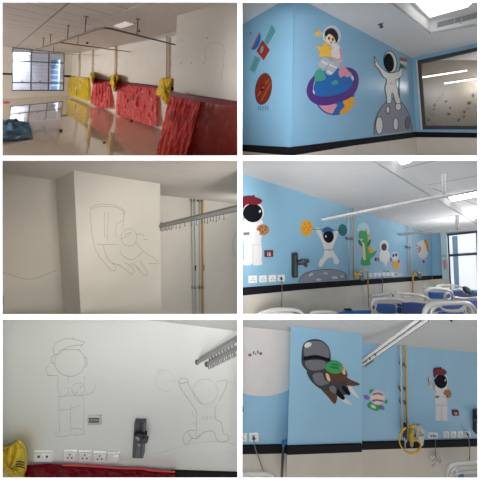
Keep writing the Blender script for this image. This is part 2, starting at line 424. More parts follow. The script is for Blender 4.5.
pipes1('pair of thin pipes above the middle yellow bag', 115.5, 45.3, 76, 1.5)
pipes1('grey and ochre pipe pair above the nearest yellow bag', 167.5, 36.5, 82, 2.6)
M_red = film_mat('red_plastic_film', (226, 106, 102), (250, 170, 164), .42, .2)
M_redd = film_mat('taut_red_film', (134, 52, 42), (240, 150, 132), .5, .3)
M_yel = film_mat('yellow_plastic_film', (232, 208, 50), (252, 240, 150), .36, .3)
M_ink = mat('black_ink_print', (44, 24, 26), .5)
M_bag = mat('yellow_bag_plastic', (212, 176, 36), .3, var=.1)
def sheet1(name, label, pl, top, bot, C, R, amp, seed, m, base=.02, flare=.1, marks=(), fold=12):
    g = cloth(pl, top, bot, R, C, amp, seed, base, fold, flare)
    t = thing(name, label, 'plastic sheet', pl.hit(*bot[len(bot) // 2], .02), None)
    obj('film', MB().sheet(g, .002, pl.n), m, t)
    if marks:
        mb = MB()
        for st, wd in marks: mb.stroke(pl, st, wd, base + amp * 2.1 + flare * .15)
        obj('printed_mark', mb, M_ink, t)
    return t
sheet1('yellow_sheet', 'yellow plastic sheet over the wall beside the window', p_long, [(68, 76), (88.2, 77.4)], [(67.6, 94.2), (76, 97.6), (88, 101.5)], 40, 26, .045, 1, M_yel, .04)
sheet1('red_sheet', 'farthest red plastic sheet, hanging next to the yellow sheet', p_long, [(93.2, 78.4), (109.8, 80.4)], [(90.6, 103.4), (97, 106.5), (103, 108.6), (110, 108.2)], 40, 26, .05, 2, M_red,
       marks=[([(95, 88), (97, 87)], .6), ([(99, 89), (101, 88)], .6), ([(105, 86), (108, 84)], .8)])
sheet1('red_sheet', 'wide red plastic sheet in the middle of the ward wall between two yellow bags', p_long, [(117.6, 81.4), (157.6, 86.2)], [(115.4, 113.8), (122, 117), (130, 120), (138, 122.5), (150, 126.6), (157.2, 125.6)], 80, 36, .05, 3, M_red,
       marks=[([(119, 90), (121.5, 89), (123, 91)], .7), ([(125, 91), (128, 92)], .7), ([(130, 96), (132, 98), (130.5, 99.5)], .7), ([(133.5, 96), (134.5, 99), (136, 96.5)], .7), ([(140, 93), (142, 95)], .6)])
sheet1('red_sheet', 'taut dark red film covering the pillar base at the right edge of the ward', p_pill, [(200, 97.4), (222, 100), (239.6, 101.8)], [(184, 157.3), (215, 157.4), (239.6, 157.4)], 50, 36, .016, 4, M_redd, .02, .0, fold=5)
sheet1('red_sheet', 'loose crumpled red sheet hanging from the pillar corner beside the nearest yellow bag', p_pill, [(170.6, 91.2), (184, 94), (201.6, 97.6)], [(156, 154), (164, 156.5), (178, 157.3), (186, 157.3)], 60, 50, .055, 5, M_red, .03, .05,
       marks=[([(172.5, 112), (170.5, 116), (172, 121)], 1.), ([(179.5, 115), (179, 120)], .7), ([(182, 116), (184, 119), (185.5, 116.5), (186.5, 120)], .8), ([(191, 121), (195, 118), (194.5, 115)], .8), ([(176, 117), (177.5, 121)], .6)])
def top_strip(t, pl, top, w):  # maroon strip painted for the black band showing through the film
    q = [(x, y + w * .5) for x, y in top]
    obj('top_strip', MB().stroke(pl, q, w, .13 if pl is p_long else .16, False, .004), M_band, t)
M_band = mat('band_through_film', (98, 34, 44), .35, var=.15)
def bag1(label, pts, seed, pl=None):
    pl = pl or p_long; o = smooth(pts, True, 4); cx = sum(p[0] for p in o) / len(o); cy = sum(p[1] for p in o) / len(o); mb = MB(); vs = []; n = len(o); K = 7
    sc_ = (pl.hit(cx + 1, cy) - pl.hit(cx, cy)).length * 3.2
    for k in range(K):
        s_ = math.cos(k / (K - 1) * math.pi / 2); 
        for (x, y) in o:
            q = noise.noise(V((x * .55, y * .22, seed + k * .3)))
            vs.append(pl.hit(cx + (x - cx) * max(.02, s_), cy + (y - cy) * max(.02, s_), .03 + sc_ * (math.sin(k / (K - 1) * math.pi / 2) + .55 * q)))
    fs = [[k * n + i, k * n + (i + 1) % n, (k + 1) * n + (i + 1) % n, (k + 1) * n + i] for k in range(K - 1) for i in range(n)] + [list(range(n))]
    mb.add(vs, fs, True)
    return tag(obj('yellow_bag', mb, M_bag), label, 'plastic bag')
SH = [o for o in COL.objects if o.name.startswith('red_sheet')]
for o_, pl_, tp, w_ in ((SH[0], p_long, [(93.2, 78.4), (109.8, 80.4)], 1.8), (SH[1], p_long, [(117.6, 81.4), (157.6, 86.2)], 2.2), (SH[2], p_pill, [(201.4, 97.0), (222, 99.6), (239.6, 101.4)], 5.2), (SH[3], p_pill, [(170.6, 91.2), (184, 94), (201.6, 97.2)], 4.2)): top_strip(o_, pl_, tp, w_)
bag1('farthest small yellow bag tied over a wall outlet above the farthest red sheet', [(88.6, 74), (91, 72), (94, 72.4), (95, 77), (94.2, 80), (93.2, 84), (91.5, 83), (89, 79)], 1)
bag1('middle yellow bag tied over a wall outlet between two red sheets', [(111, 75), (114, 74), (118.5, 76), (118.6, 81), (117, 85), (115.2, 91), (113, 91), (112.6, 86), (109.6, 84)], 2)
bag1('nearest and largest yellow bag tied over a wall outlet beside the pillar', [(160.5, 78.5), (166, 78), (171.6, 79), (171.4, 88), (170.5, 98), (168, 104.6), (164, 103), (161.5, 98), (155.4, 94), (158, 86)], 3)
# blue tarpaulin crumpled on the floor
M_tarp = mat('blue_tarpaulin', (44, 82, 104), .4, var=.25, scale=5)
def tarp():
    top = [(-14, 121), (2, 121), (12, 122.4), (22, 122.6), (29, 124)]; bot = [(-14, 146), (4, 142.6), (18, 141), (33, 139)]
    R, C = 26, 36; t = resample(top, C); b = resample(bot, C); g = []
    for r in range(R):
        v = r / (R - 1); row = []
        for c in range(C):
            x = t[c][0] + (b[c][0] - t[c][0]) * v; y = t[c][1] + (b[c][1] - t[c][1]) * v
            P = p_floor.hit(x, y); q = noise.noise(P * 3) + .6 * noise.noise(P * 8 + V((3, 1, 0)))
            hump = math.exp(-((x - 10) / 9) ** 2 - ((y - 129) / 5) ** 2)
            row.append(P + E3 * (.012 + max(0, .03 + .06 * q + hump * (.16 + .3 * q) + .03 * abs(noise.noise(P * 14)))))
        g.append(row)
    return MB().sheet(g, .004, E3)
tag(obj('tarpaulin', tarp(), M_tarp), 'crumpled blue tarpaulin lying on the shiny floor below the window', 'tarpaulin')
M_paper = mat('red_paper_scrap', (200, 70, 80), .6)
tag(obj('red_scrap', MB().pad(p_floor, [(0, 101.4), (7.5, 101.2), (10, 102.2), (6, 103), (0, 102.8)], .02), M_paper), 'thin red scrap lying on the far floor at the left edge', 'scrap')
tag(obj('floor_cap', MB().tube([p_floor.hit(104.3, 143), p_floor.hit(104.3, 143) + E3 * .02], .025, 10), M_dark), 'tiny dark cap on the shiny floor in front of the red sheets', 'cap')
tag(obj('floor_cap', MB().tube([p_floor.hit(60.8, 131.5), p_floor.hit(60.8, 131.5) + E3 * .05], .025, 10), M_dark), 'tiny dark stub standing on the floor in the window reflection', 'cap')
tag(obj('debris', MB().ball(p_floor.hit(131.5, 121.6) + E3 * .02, .04, .05, .03), M_dark), 'small dark lump of rubble at the foot of the middle red sheet', 'rubble')
# wall plug holes above the band and a circle pencilled on the pillar wall
mb = MB()
for x, y in ((181, 63), (191, 63), (203.5, 63), (207, 38), (182, 40)): mb.pad(p_pill, ell(x, y, .45, .45, 0, 8), .004)
struct('trim_5', mb, M_dark)
M_pencil = mat('graphite_line', (112, 108, 104), .7)
M_pencilf = mat('faint_graphite_line', (150, 140, 130), .7)
t = thing('pencil_sketch', 'very faint pencilled round outline on the shaded pillar wall of the empty ward', 'sketch', p_pill.hit(216, 60))
obj('head_outline', MB().stroke(p_pill, smooth([(206, 62), (205, 52), (208, 45), (214, 42.5), (221, 44), (224.5, 51), (222, 58)], False), .22, .0012, False, .001), M_pencilf, t)
obj('body_outline', MB().stroke(p_pill, smooth([(222, 58), (223.5, 66), (221, 74), (222.5, 80)], False), .22, .0012, False, .001), M_pencilf, t)
# ================================================================== ROOM 2: painted corner with the viewing window
VV2 = (312, -1800); Lh, Rh, Wh = (60, 130), (519, 120), (92, 127)
M_bl2 = mat('sky_blue_wall_paint', C_BLUE2, .32, var=.03, scale=2)
M_cr2 = mat('cream_wall_tiles', C_CREAM, .3, var=.04, scale=3)
M_ceil2 = mat('white_ceiling_paint', C_CEIL2, .8, var=.02)
p2r = vplane(Rh, VV2, at(291, 148, 2.3)); p2l = vplane(Lh, VV2, at(291.5, 148, 2.3))
p2w = vplane(Wh, VV2, p2r.hit(416, 132))
p2c = pplane(p2r.hit(311, 4.4), p2r.hit(411, 57.4), p2w.hit(478, 43))
cT, cB = (294, -22), (291, 161)
wall('wall_left', p2l, [(240, -10), cT, cB, (240, 157.5)], M_bl2)
wall('wall_right', p2r, [cT, (300, -12), (395, 40), (413, 50), (416.4, 140), (417.5, 157.5), cB], M_bl2)
# window wall: blue strip, with the opening left free
FR = [(417.3, 60.4), (484, 45.8), (484, 129.4), (422.6, 129.2)]
mb = MB()
def pc2(pts): mb.prism([p2w.hit(*q) for q in pts], [p2w.hit(*q) - p2w.n * .12 for q in pts])
pc2([(410, 49), (486, 28), (486, 45.4), (417.3, 60.4)]); pc2([(410, 49), (417.3, 60.4), (422.6, 129.2), (417, 157.5)]); pc2([(422.6, 129.2), (486, 129.4), (486, 157.5), (417, 157.5)])
struct('wall_back', mb, M_bl2)
# cream tiled lower walls and the black band
def strip(name, pl, top, bot, m, off): return struct(name, MB().pad(pl, top + bot[::-1], off, off), m)
strip('wainscot', p2l, [(240, 146), (291.2, 150)], [(240, 157.5), (291, 157.5)], M_cr2, .006)
strip('wainscot', p2r, [(291.2, 150), (417, 134)], [(291, 157.5), (417.5, 157.5)], M_cr2, .006)
strip('wainscot', p2w, [(416.3, 134), (484, 135)], [(417.5, 157.5), (484, 157.5)], M_cr2, .006)
strip('trim_6', p2l, [(240, 144.6), (291.2, 147.4)], [(240, 151), (291.1, 155.8)], M_black, .014)
strip('trim_7', p2r, [(291.2, 147.4), (354, 139.6), (416.3, 131.9)], [(291.1, 155.8), (354, 145.6), (416.6, 137.2)], M_black, .014)
strip('trim_8', p2w, [(416.2, 131.9), (484, 133)], [(416.5, 137.2), (484, 137.8)], M_black, .014)
# ceiling with a raised, lit recess
A, B, C_ = (390, 2.5), (430.5, 34), (480, 25.2)
A = (384, -2)
lowA = [p2c.hit(*q) for q in ((238, -40), (384, -2), B, (430, 60), (300, 60), (238, 36))]
def slab(name, ps, m, t=.05): return struct(name, MB().prism(ps, [p + V((0, 0, t)) for p in ps]), m)
slab('ceiling', lowA, M_ceil2); slab('ceiling', [p2c.hit(*q) for q in (B, C_, (484, 24.5), (484, 60), (430, 60))], M_ceil2)
Bp = p2c.hit(*B)
k = (21 - B[1]) / F * -1 * Bp.y
p2u = Plane(Bp + V((0, 0, k)), p2c.n)
tA, tC = p2u.hit(404, -2), p2u.hit(484, 8)
quad('trim_9', [p2c.hit(*A), Bp, Bp + V((0, 0, k)), tA], M_ceil2, .02); pv = pplane(Bp, p2c.hit(*C_), Bp + V((0, 0, k)))
quad('trim_10', [Bp, p2c.hit(*C_), pv.hit(482, 8.6), Bp + V((0, 0, k))], M_ceil2, .02)
slab('ceiling', [p2u.hit(*q) for q in ((400, -6), (425, 25), (490, 14), (490, -6))], M_ceil2)
M_lamp = mat('lit_diffuser', (255, 253, 250), .4, var=0, emit=2.6)
t = thing('ceiling_light', 'bright square light panel in the raised ceiling recess above the blue room', 'ceiling light', p2u.hit(440, 8))
obj('frame', MB().pad(p2u, [(410, 0), (429.5, 20), (472, 8.6), (490, -1), (420, -6)], .012), M_ceil2, t)
obj('diffuser', MB().pad(p2u, [(413, 0), (430, 17.4), (468, 7), (478, -3), (422, -6)], .02, .01), M_lamp, t)
pv = pplane(Bp, p2c.hit(*C_), Bp + V((0, 0, k)))
t = thing('air_vent', 'slotted air vent in the side of the lit ceiling recess', 'air vent', pv.hit(455, 20))
M_vent = mat('light_grey_vent', (176, 176, 178), .5); M_slot = mat('vent_slot', (96, 96, 100), .6)
obj('frame', MB().pad(pv, [(437.2, 22.2), (486, 9.5), (486, 16), (437.2, 28)], .012), M_vent, t)
for i in range(4):
    y = .16 + i * .2
    obj('slot', MB().pad(pv, [(438.2, 22.2 + 5.8 * y), (486, 9.6 + 6.4 * y), (486, 9.6 + 6.4 * (y + .09)), (438.2, 22.2 + 5.8 * (y + .09))], .016), M_slot, t)
for x in (454, 461): obj('divider', MB().pad(pv, [(x, 18), (x + 1.2, 17.7), (x + 1.2, 23.4), (x, 23.7)], .02), M_vent, t)
c = p2c.hit(380.5, 24)
t = thing('sprinkler', 'dark sprinkler head on the grey ceiling above the waving moonwalker mural', 'sprinkler', c)
n = p2c.n
obj('plate', MB().tube([c, c + n * .012], .045, 14), M_alu, t); obj('stem', MB().tube([c, c + n * .07], .014), M_dark, t); obj('deflector', MB().tube([c + n * .07, c + n * .08], [.035, .03], 12), M_dark, t)
# viewing window
win = bpy.data.objects.new('window_2', None); COL.objects.link(win); win.location = p2w.hit(450, 129); win['kind'] = 'structure'
M_fr2 = mat('dark_window_frame', (58, 56, 60), .45)
mb = MB(); mb.pad(p2w, [(417.3, 60.4), (486, 45.4), (486, 49.2), (421.3, 63.7)], .02, .1); mb.pad(p2w, [(417.3, 60.4), (421.3, 63.7), (425.8, 125.8), (422.6, 129.4)], .02, .1)
mb.pad(p2w, [(425.8, 125.8), (486, 126), (486, 129.6), (422.6, 129.4)], .02, .1)
struct('window_frame', mb, M_fr2, win)
mb = MB(); mb.pad(p2w, [(415.6, 59), (417.3, 60.4), (422.6, 129.4), (421, 130.6)], .015, .04); struct('window_casing', mb, M_cr2, win)
M_glass2 = glass_mat('grey_window_glass', (206, 204, 202), .03, .25)
struct('window_pane', MB().pad(p2w, [(420, 62), (486, 48), (486, 127), (425, 127)], -.04, .006), M_glass2, win)
# the next room seen through the glass
M_next = mat('next_room_wall', (176, 168, 156), .7, var=.05)
d2 = p2w.n * -1
p2b = Plane(p2w.hit(450, 100) + d2 * 2.6, p2w.n)
wall('wall_back', p2b, [(405, 30), (500, 20), (500, 150), (405, 150)], M_next)
pcn = Plane(p2w.hit(450, 66) + V((0, 0, .28)), p2c.n)
e0, e1 = p2w.hit(418, 61) + V((0, 0, .28)), p2w.hit(496, 46) + V((0, 0, .28))
e0, e1 = e0 - V((0, 0, 0)), e1
slab('ceiling', [e0 + d2 * .13, e1 + d2 * .13, e1 + d2 * 2.8, e0 + d2 * 2.8], M_next)
M_tube = mat('lit_tube', (255, 255, 255), .4, var=0, emit=9.)
def tubelight(label, a, b):
    t = thing('tube_light', label, 'tube light', (a + b) / 2, 'tube lights behind the viewing window')
    obj('tube', MB().tube([a, b], .022), M_tube, t)
    obj('batten', MB().bar(a + V((0, 0, .035)), b + V((0, 0, .035)), .06, .03), M_next, t)
pt = Plane(p2w.hit(450, 90) + d2 * 1.0, p2w.n)
tubelight('upper glowing tube light seen through the viewing window', pt.hit(422, 77.4), pt.hit(467, 70.4))
tubelight('lower glowing tube light seen through the viewing window', pt.hit(444.5, 83.4), pt.hit(490, 76.6))
pk = Plane(p2b.p0 + p2b.n * .02, p2b.n)
leafc = [mat('leaf_green_paint', (74, 84, 66), .6), mat('rust_paint', (130, 78, 62), .6), mat('slate_paint', (62, 70, 78), .6)]
z7 = Z(410, 45, 5.06)
spots = [(125, 305, 9, 14, 1), (195, 350, 14, 9, 0), (300, 293, 14, 12, 0), (183, 285, 10, 7, 2), (275, 338, 10, 9, 1), (272, 362, 8, 7, 0), (203, 318, 6, 10, 2), (150, 268, 6, 6, 2), (115, 355, 5, 5, 0), (318, 255, 8, 12, 0), (245, 380, 7, 10, 2), (212, 372, 8, 3, 2), (95, 380, 8, 8, 0), (122, 325, 8, 6, 2), (165, 250, 4, 6, 0), (138, 282, 5, 5, 0), (333, 312, 4, 8, 1), (292, 322, 8, 3, 2), (255, 372, 4, 6, 1), (86, 365, 4, 6, 0), (210, 262, 3, 4, 1)]
where = ['rust blot under the left end of the upper tube light', 'dark green cluster low in the middle', 'dark green cluster high on the right half', 'slate blot above the centre', 'rust blot right of the centre', 'green blot just below the right rust blot', 'tall slate blot near the centre', 'round slate blot upper left', 'tiny green blot lower left', 'tall green blot at the upper right edge', 'slate blot lowest of all at the bottom', 'flat slate dash at the bottom middle', 'green blot at the lower left corner', 'slate blot below the left rust blot', 'small green blot highest on the left', 'small green blot beside the upper left slate one', 'thin rust blot at the right edge', 'flat slate dash below the right cluster', 'thin rust blot at the bottom right', 'thin green blot at the left window edge', 'tiny rust speck high in the middle']
for i, (x, y, rx, ry, c) in enumerate(spots):
    o = []
    for j in range(14):
        a = j / 14 * 6.283; r = .75 + .45 * noise.noise(V((math.cos(a) * 2, math.sin(a) * 2, i * 3.7)))
        o.append(z7(x + rx * r * math.cos(a), y + ry * r * math.sin(a))[0])
    tag(obj('wall_decal', MB().pad(pk, smooth(o, True, 2), .004), leafc[c]), where[i] + ', behind the viewing window', 'decal', 'leafy decals behind the viewing window')
# ---- paint colours of the murals
K = lambda n, c, r=.5: mat(n, c, r, var=.04, scale=12, spec=.12)
K_out = K('mural_black', (30, 30, 34)); K_white = K('mural_white', (216, 214, 212)); K_grey = K('mural_grey', (140, 142, 152)); K_lg = K('mural_light_grey', (178, 180, 186))
K_visor = mat('mural_visor', (20, 21, 28), .7, spec=.04); K_red = K('mural_red', (150, 44, 36)); K_maroon = K('mural_maroon', (112, 30, 40)); K_teal = K('mural_teal', (92, 150, 152))
K_dteal = K('mural_dark_teal', (70, 118, 126)); K_blue = K('mural_blue', (30, 100, 172)); K_yel = K('mural_yellow', (232, 178, 62)); K_skin = K('mural_skin', (240, 208, 178)); K_pink = K('mural_pink', (216, 140, 156))
K_purple = K('mural_purple', (80, 48, 124)); K_green = K('mural_green', (70, 152, 132)); K_orange = K('mural_orange', (222, 158, 44)); K_brown = K('mural_brown', (118, 44, 28)); K_or2 = K('mural_burnt_orange', (186, 92, 56))
K_hl = K('mural_highlight', (196, 200, 210)); K_faint = K('mural_faint_blue', (84, 110, 140)); K_cookie = K('mural_cookie', (172, 116, 76)); K_chip = K('mural_chip', (92, 54, 34)); K_dg = K('mural_dark_green', (40, 110, 72)); K_leaf = K('mural_leaf_green', (56, 158, 88))
K_beige = K('mural_beige', (222, 190, 150)); K_saf = K('mural_saffron', (176, 92, 66)); K_dkgrey = K('mural_charcoal', (58, 58, 64)); K_mid = K('mural_mid_grey', (112, 114, 120)); K_bark = K('mural_chocolate', (92, 58, 44)); K_lil = K('mural_lilac', (132, 106, 176)); K_pale = K('mural_pale_blue', (178, 206, 222))
# satellite
z = Z(244, 20, 12); zq = Z(240, 0, 4)
up = z(333, 50, 382, 125, 285, 300, 240, 258); lo = zq(60, 222, 82, 236, 58, 292, 38, 280)
def lines(q, nx, ny):
    L = lambda a, b, t: (a[0] + (b[0] - a[0]) * t, a[1] + (b[1] - a[1]) * t); o = []
    for i in range(1, nx): o.append([L(q[0], q[1], i / nx), L(q[3], q[2], i / nx)])
    for i in range(1, ny): o.append([L(q[0], q[3], i / ny), L(q[1], q[2], i / ny)])
    return o
mural('satellite_mural', 'painted satellite with a red body, blue dish and teal panels on the left blue wall', p2l, [
    ('solar_panel', up, K_teal, 0), ('~panel_grid', (.5, lines(up, 2, 6)), K_dteal, 1), ('solar_panel', lo, K_teal, 0), ('~panel_grid', (.5, lines(lo, 2, 5)), K_dteal, 1),
    ('dish', zz(z, 185, 150, 200, 190, 195, 245, 170, 310, 130, 352, 88, 350, 120, 285, 160, 205), K_blue, 0), ('~dish_rim', (1.2, [z(186, 148, 135, 250, 88, 350)]), K_or2, 1),
    ('body', z(222, 243, 305, 360, 235, 482, 153, 372), K_red, 2), ('~body_outline', (.5, [z(222, 243, 305, 360, 235, 482, 153, 372, 222, 243)]), K_brown, 3), ('porthole', zell(z, 213, 355, 17, 44, 14), K_teal, 3), ('tip', zell(z, 82, 155, 9, 20), K_or2, 0)])
# planet with its name
z = Z(250, 68, 10.67)
streak = [z(75 + i * 14, 300 - i * 22, 105 + i * 14, 275 - i * 22) for i in range(8)] + [z(105 + i * 14, 360 - i * 25, 140 + i * 12, 330 - i * 25) for i in range(8)]
mural('planet_mural', 'painted oval red-brown planet captioned PLUTO on the left blue wall', p2l, [
    ('outline', zell(z, 143, 223, 88, 172, 9), K_out, 0), ('disc', zell(z, 143, 223, 83, 167, 9), K_brown, 1), ('~streaks', (.5, streak), K_or2, 2), ('spot', zell(z, 125, 183, 9, 13), K_out, 3), ('spot', zell(z, 152, 180, 9, 13), K_out, 3), ('spot', zell(z, 128, 233, 16, 14), K_out, 3)])
bpy.data.objects['planet_mural']
mb = write(MB(), p2l, 'PLUTO', 258.3, 106.3, 2.15, 4.4, -.04, .5, .006)
obj('lettering', mb, K_faint, bpy.data.objects['planet_mural'])
# child on the ringed globe
z = Z(300, 65, 7.385)
ring = smooth(z(108, 78, 72, 120, 52, 180, 62, 235, 95, 275, 140, 296, 210, 297, 290, 275, 345, 255, 390, 225, 420, 180, 435, 120, 425, 65, 400, 35, 370, 20, 340, 18), False) + smooth(z(352, 36, 378, 55, 394, 85, 396, 120, 380, 160, 340, 195, 280, 218, 220, 230, 160, 232, 120, 224, 100, 200, 97, 160, 108, 110), False)
mural('globe_mural', 'painted blue globe with coloured lands and a purple ring on the right blue wall', p2r, [
    ('outline', zell(z, 252, 197, 151, 174), K_out, 0), ('globe', zell(z, 252, 197, 148, 171), K_blue, 1),
    ('land', zz(z, 108, 118, 110, 65, 145, 30, 178, 58, 190, 98, 165, 115), K_green, 2), ('land', zell(z, 258, 130, 25, 17, -20), K_green, 2),
    ('land', zz(z, 285, 48, 322, 10, 370, 62, 352, 90, 325, 78, 300, 92), K_pink, 2), ('land', zz(z, 148, 290, 268, 288, 255, 330, 235, 358, 195, 346, 165, 325), K_pink, 2),
    ('land', zz(z, 320, 265, 398, 235, 392, 300, 345, 352, 296, 362, 302, 335, 330, 305), K_orange, 2),
    ('ring', ring, K_purple, 3), ('slit', zell(z, 102, 200, 5, 16, -15), K_white, 4), ('slit', zell(z, 391, 95, 5, 16, -15), K_white, 4)])
z = Z(305, 20, 8)
star = zq(344, 166, 354, 186, 372, 190, 362, 208, 370, 232, 347, 224, 318, 230, 326, 206, 304, 184, 330, 186)
sst = z(113, 72, 121, 95, 139, 100, 123, 112, 124, 134, 110, 120, 94, 128, 98, 108, 84, 98, 103, 94)
mural('child_astronaut_mural', 'painted child in a white space helmet sitting on the globe and hugging a yellow star', p2r, [
    ('helmet', zell(z, 217, 122, 70, 80, -15), K_hl, 5), ('helmet_inside', zell(z, 212, 128, 56, 66, -15), K_grey, 6), ('face', zell(z, 208, 150, 42, 44), K_skin, 7),
    ('hair', zz(z, 160, 105, 178, 78, 215, 66, 250, 92, 266, 140, 252, 182, 238, 150, 215, 122, 190, 112, 172, 132), K_out, 8), ('eye', zell(z, 192, 146, 8, 13), K_chip, 8), ('eye', zell(z, 223, 156, 8, 13), K_chip, 8), ('mouth', zell(z, 211, 178, 9, 5, 15), K_red, 8),
    ('suit', zz(z, 215, 202, 258, 190, 285, 230, 300, 318, 272, 332, 222, 304), K_white, 6), ('~arm_stripe', (2., [z(278, 228, 290, 270, 292, 318), z(220, 300, 255, 318, 290, 318)]), K_pink, 8),
    ('leg', zz(zq, 334, 230, 360, 240, 348, 266, 332, 274, 316, 260), K_lg, 7), ('leg', zz(zq, 362, 246, 400, 248, 388, 274, 364, 300, 344, 290, 352, 268), K_lg, 7), ('~leg_band', (1.8, [zq(326, 244, 350, 258), zq(358, 258, 388, 272), zq(350, 284, 368, 294)]), K_white, 8),
    ('star', star, K_yel, 9), ('small_star', sst, K_yel, 9)])
# moonwalker
z = Z(370, 45, 9.6); y6 = Z(370, 88, 9.6)
moon = smooth(y6(38, 452, 42, 365, 60, 282, 95, 210, 140, 152, 190, 112, 250, 98, 300, 132, 350, 202, 385, 282, 404, 380, 406, 408), False)
mural('moon_mural', 'painted grey half moon with white craters at the foot of the right blue wall', p2r, [
    ('rock', moon, K_grey, 0), ('~outline', (.5, [moon]), K_out, 1)] + [('crater', zell(y6, *c), K_white if i != 4 else K_mid, 2) for i, c in enumerate([(90, 360, 31, 80), (173, 210, 13, 27), (272, 178, 25, 34), (248, 346, 20, 56), (360, 335, 17, 54)])]
    + [('~crater_rim', (.5, [zell(y6, *c) + [zell(y6, *c)[0]] for c in [(90, 360, 34, 86), (173, 210, 19, 38), (248, 346, 24, 62), (360, 335, 20, 58), (272, 178, 28, 38)]]), K_dkgrey, 3)])
body = smooth(z(40, 108, 62, 150, 90, 195, 130, 240, 168, 266, 210, 270, 252, 262, 284, 250, 294, 225, 312, 236, 306, 290, 275, 318, 246, 332, 250, 400, 262, 440), True, 3)
body = smooth(z(40, 108, 62, 150, 90, 195, 130, 240, 168, 266, 210, 270, 252, 262, 284, 250, 294, 225, 312, 236, 306, 290, 275, 318, 246, 332, 250, 400), False) + smooth(y6(262, 0, 270, 60, 290, 120, 288, 142, 258, 146, 240, 110, 228, 60, 214, 45, 204, 60, 206, 110, 198, 142, 166, 146, 164, 122, 160, 70, 148, 20), False) + smooth(z(150, 400, 162, 330, 128, 300, 88, 232, 50, 190, 56, 165), False)
mural('moonwalker_mural', 'painted white astronaut waving a small flag while standing on the grey half moon', p2r, [
    ('~outline', (1.1, [body + [body[0]]]), K_out, 3), ('suit', body, K_white, 4), ('helmet_outline', zell(z, 198, 162, 64, 108, -8), K_out, 4), ('helmet', zell(z, 196, 161, 58, 101, -8), K_white, 5), ('visor', zell(z, 184, 168, 46, 89, -8), K_visor, 6),
    ('~belt', (.5, [z(165, 378, 190, 366, 215, 372, 240, 360), z(185, 385, 215, 350)]), K_pink, 5), ('~flag_pole', (.7, [z(286, 222, 282, 330, 280, 470), y6(282, 0, 286, 130)]), K_dkgrey, 3),
    ('flag_saffron', z(287, 118, 356, 134, 354, 166, 288, 150), K_saf, 5), ('flag_white', z(288, 150, 354, 166, 352, 196, 298, 176), K_hl, 5), ('flag_green', z(298, 176, 355, 232, 332, 222, 284, 220), K_dg, 5)])
# ================================================================== ROOM 3: bare pillar with a first pencil sketch
VV3 = (170, 2185); Ph, Sh = (447, 227), (-35, 227)
C3 = at(73.7, 170.5, 2.2)
p3p = vplane(Ph, VV3, C3); p3c = vplane(Ph, Sh, C3); p3s = vplane(Sh, VV3, C3)
B3 = p3c.hit(55.5, 180); p3l = Plane(B3, p3p.n)
p3r = Plane(p3c.hit(163, 195.6), p3p.n)
M_w3 = mat('bare_cream_wall', C_W3, .75, var=.04, scale=1.6, bump=.05)
M_w3p = M_w3
M_ceil3 = mat('bare_ceiling', C_CEIL3, .8, var=.03, scale=2)
wall('wall_left', p3l, [(1, 160.4), (30, 162), (66, 168), (73, 336), (1, 336)], M_w3)
# pillar as a solid: front face and both flanks
f = [p3p.hit(*q) for q in ((73.3, 162), (160.1, 178), (161.4, 340), (82, 340))]
dep = (B3 - C3).length
dirb = (B3 - C3).normalized()
struct('wall_pillar', MB().prism(f, [p + dirb * (dep + .02) for p in f]), M_w3p)
wall('wall_right', p3r, [(150, 185), (239.5, 200), (239.5, 316.4), (150, 316.4)], M_w3)
wall('ceiling', p3c, [(0, 159.8), (239.7, 159.8), (239.7, 212), (150, 200), (74, 196), (0, 186)], M_ceil3, .02)
# pair of pipes beside an ochre pipe
M_pipeg = mat('light_grey_pipe', (192, 190, 186), .4, .0); M_pipeo = mat('ochre_pipe_paint', (190, 140, 56), .45); M_clip = mat('pipe_bracket', (120, 118, 116), .4, .4)
t = thing('wall_pipes', 'two pale pipes and one ochre pipe side by side on the bare wall', 'pipes', p3r.hit(198, 315, .03))
for nm, x0, x1, m, r in (('pale_pipe', 191.8, 193.6, M_pipeg, .018), ('pale_pipe', 194.8, 196.2, M_pipeg, .015), ('pale_pipe', 199.6, 200.4, M_pipeg, .015), ('ochre_pipe', 202.2, 203, M_pipeo, .024)):
    obj(nm, MB().tube([p3r.hit(x0 + .3, 196, .035), p3r.hit(x1, 317, .035)], r), m, t)
for y in (267, 268.5):
    pass
for (x, y) in ((195, 267.5), (203, 267.5)): obj('valve_sleeve', MB().tube([p3r.hit(x + .6, y - 2.2, .035), p3r.hit(x + .7, y + 2.6, .035)], .019), M_dark, t)
for (x0, x1, y) in ((192, 197, 288.5), (198.6, 204.4, 288.5), (190.8, 196, 201), (197.5, 203.5, 201.5)):
    obj('pipe_bracket', MB().pad(p3r, [(x0, y - .6), (x1, y - .4), (x1, y + .8), (x0, y + .6)], .045, .04), M_clip, t)
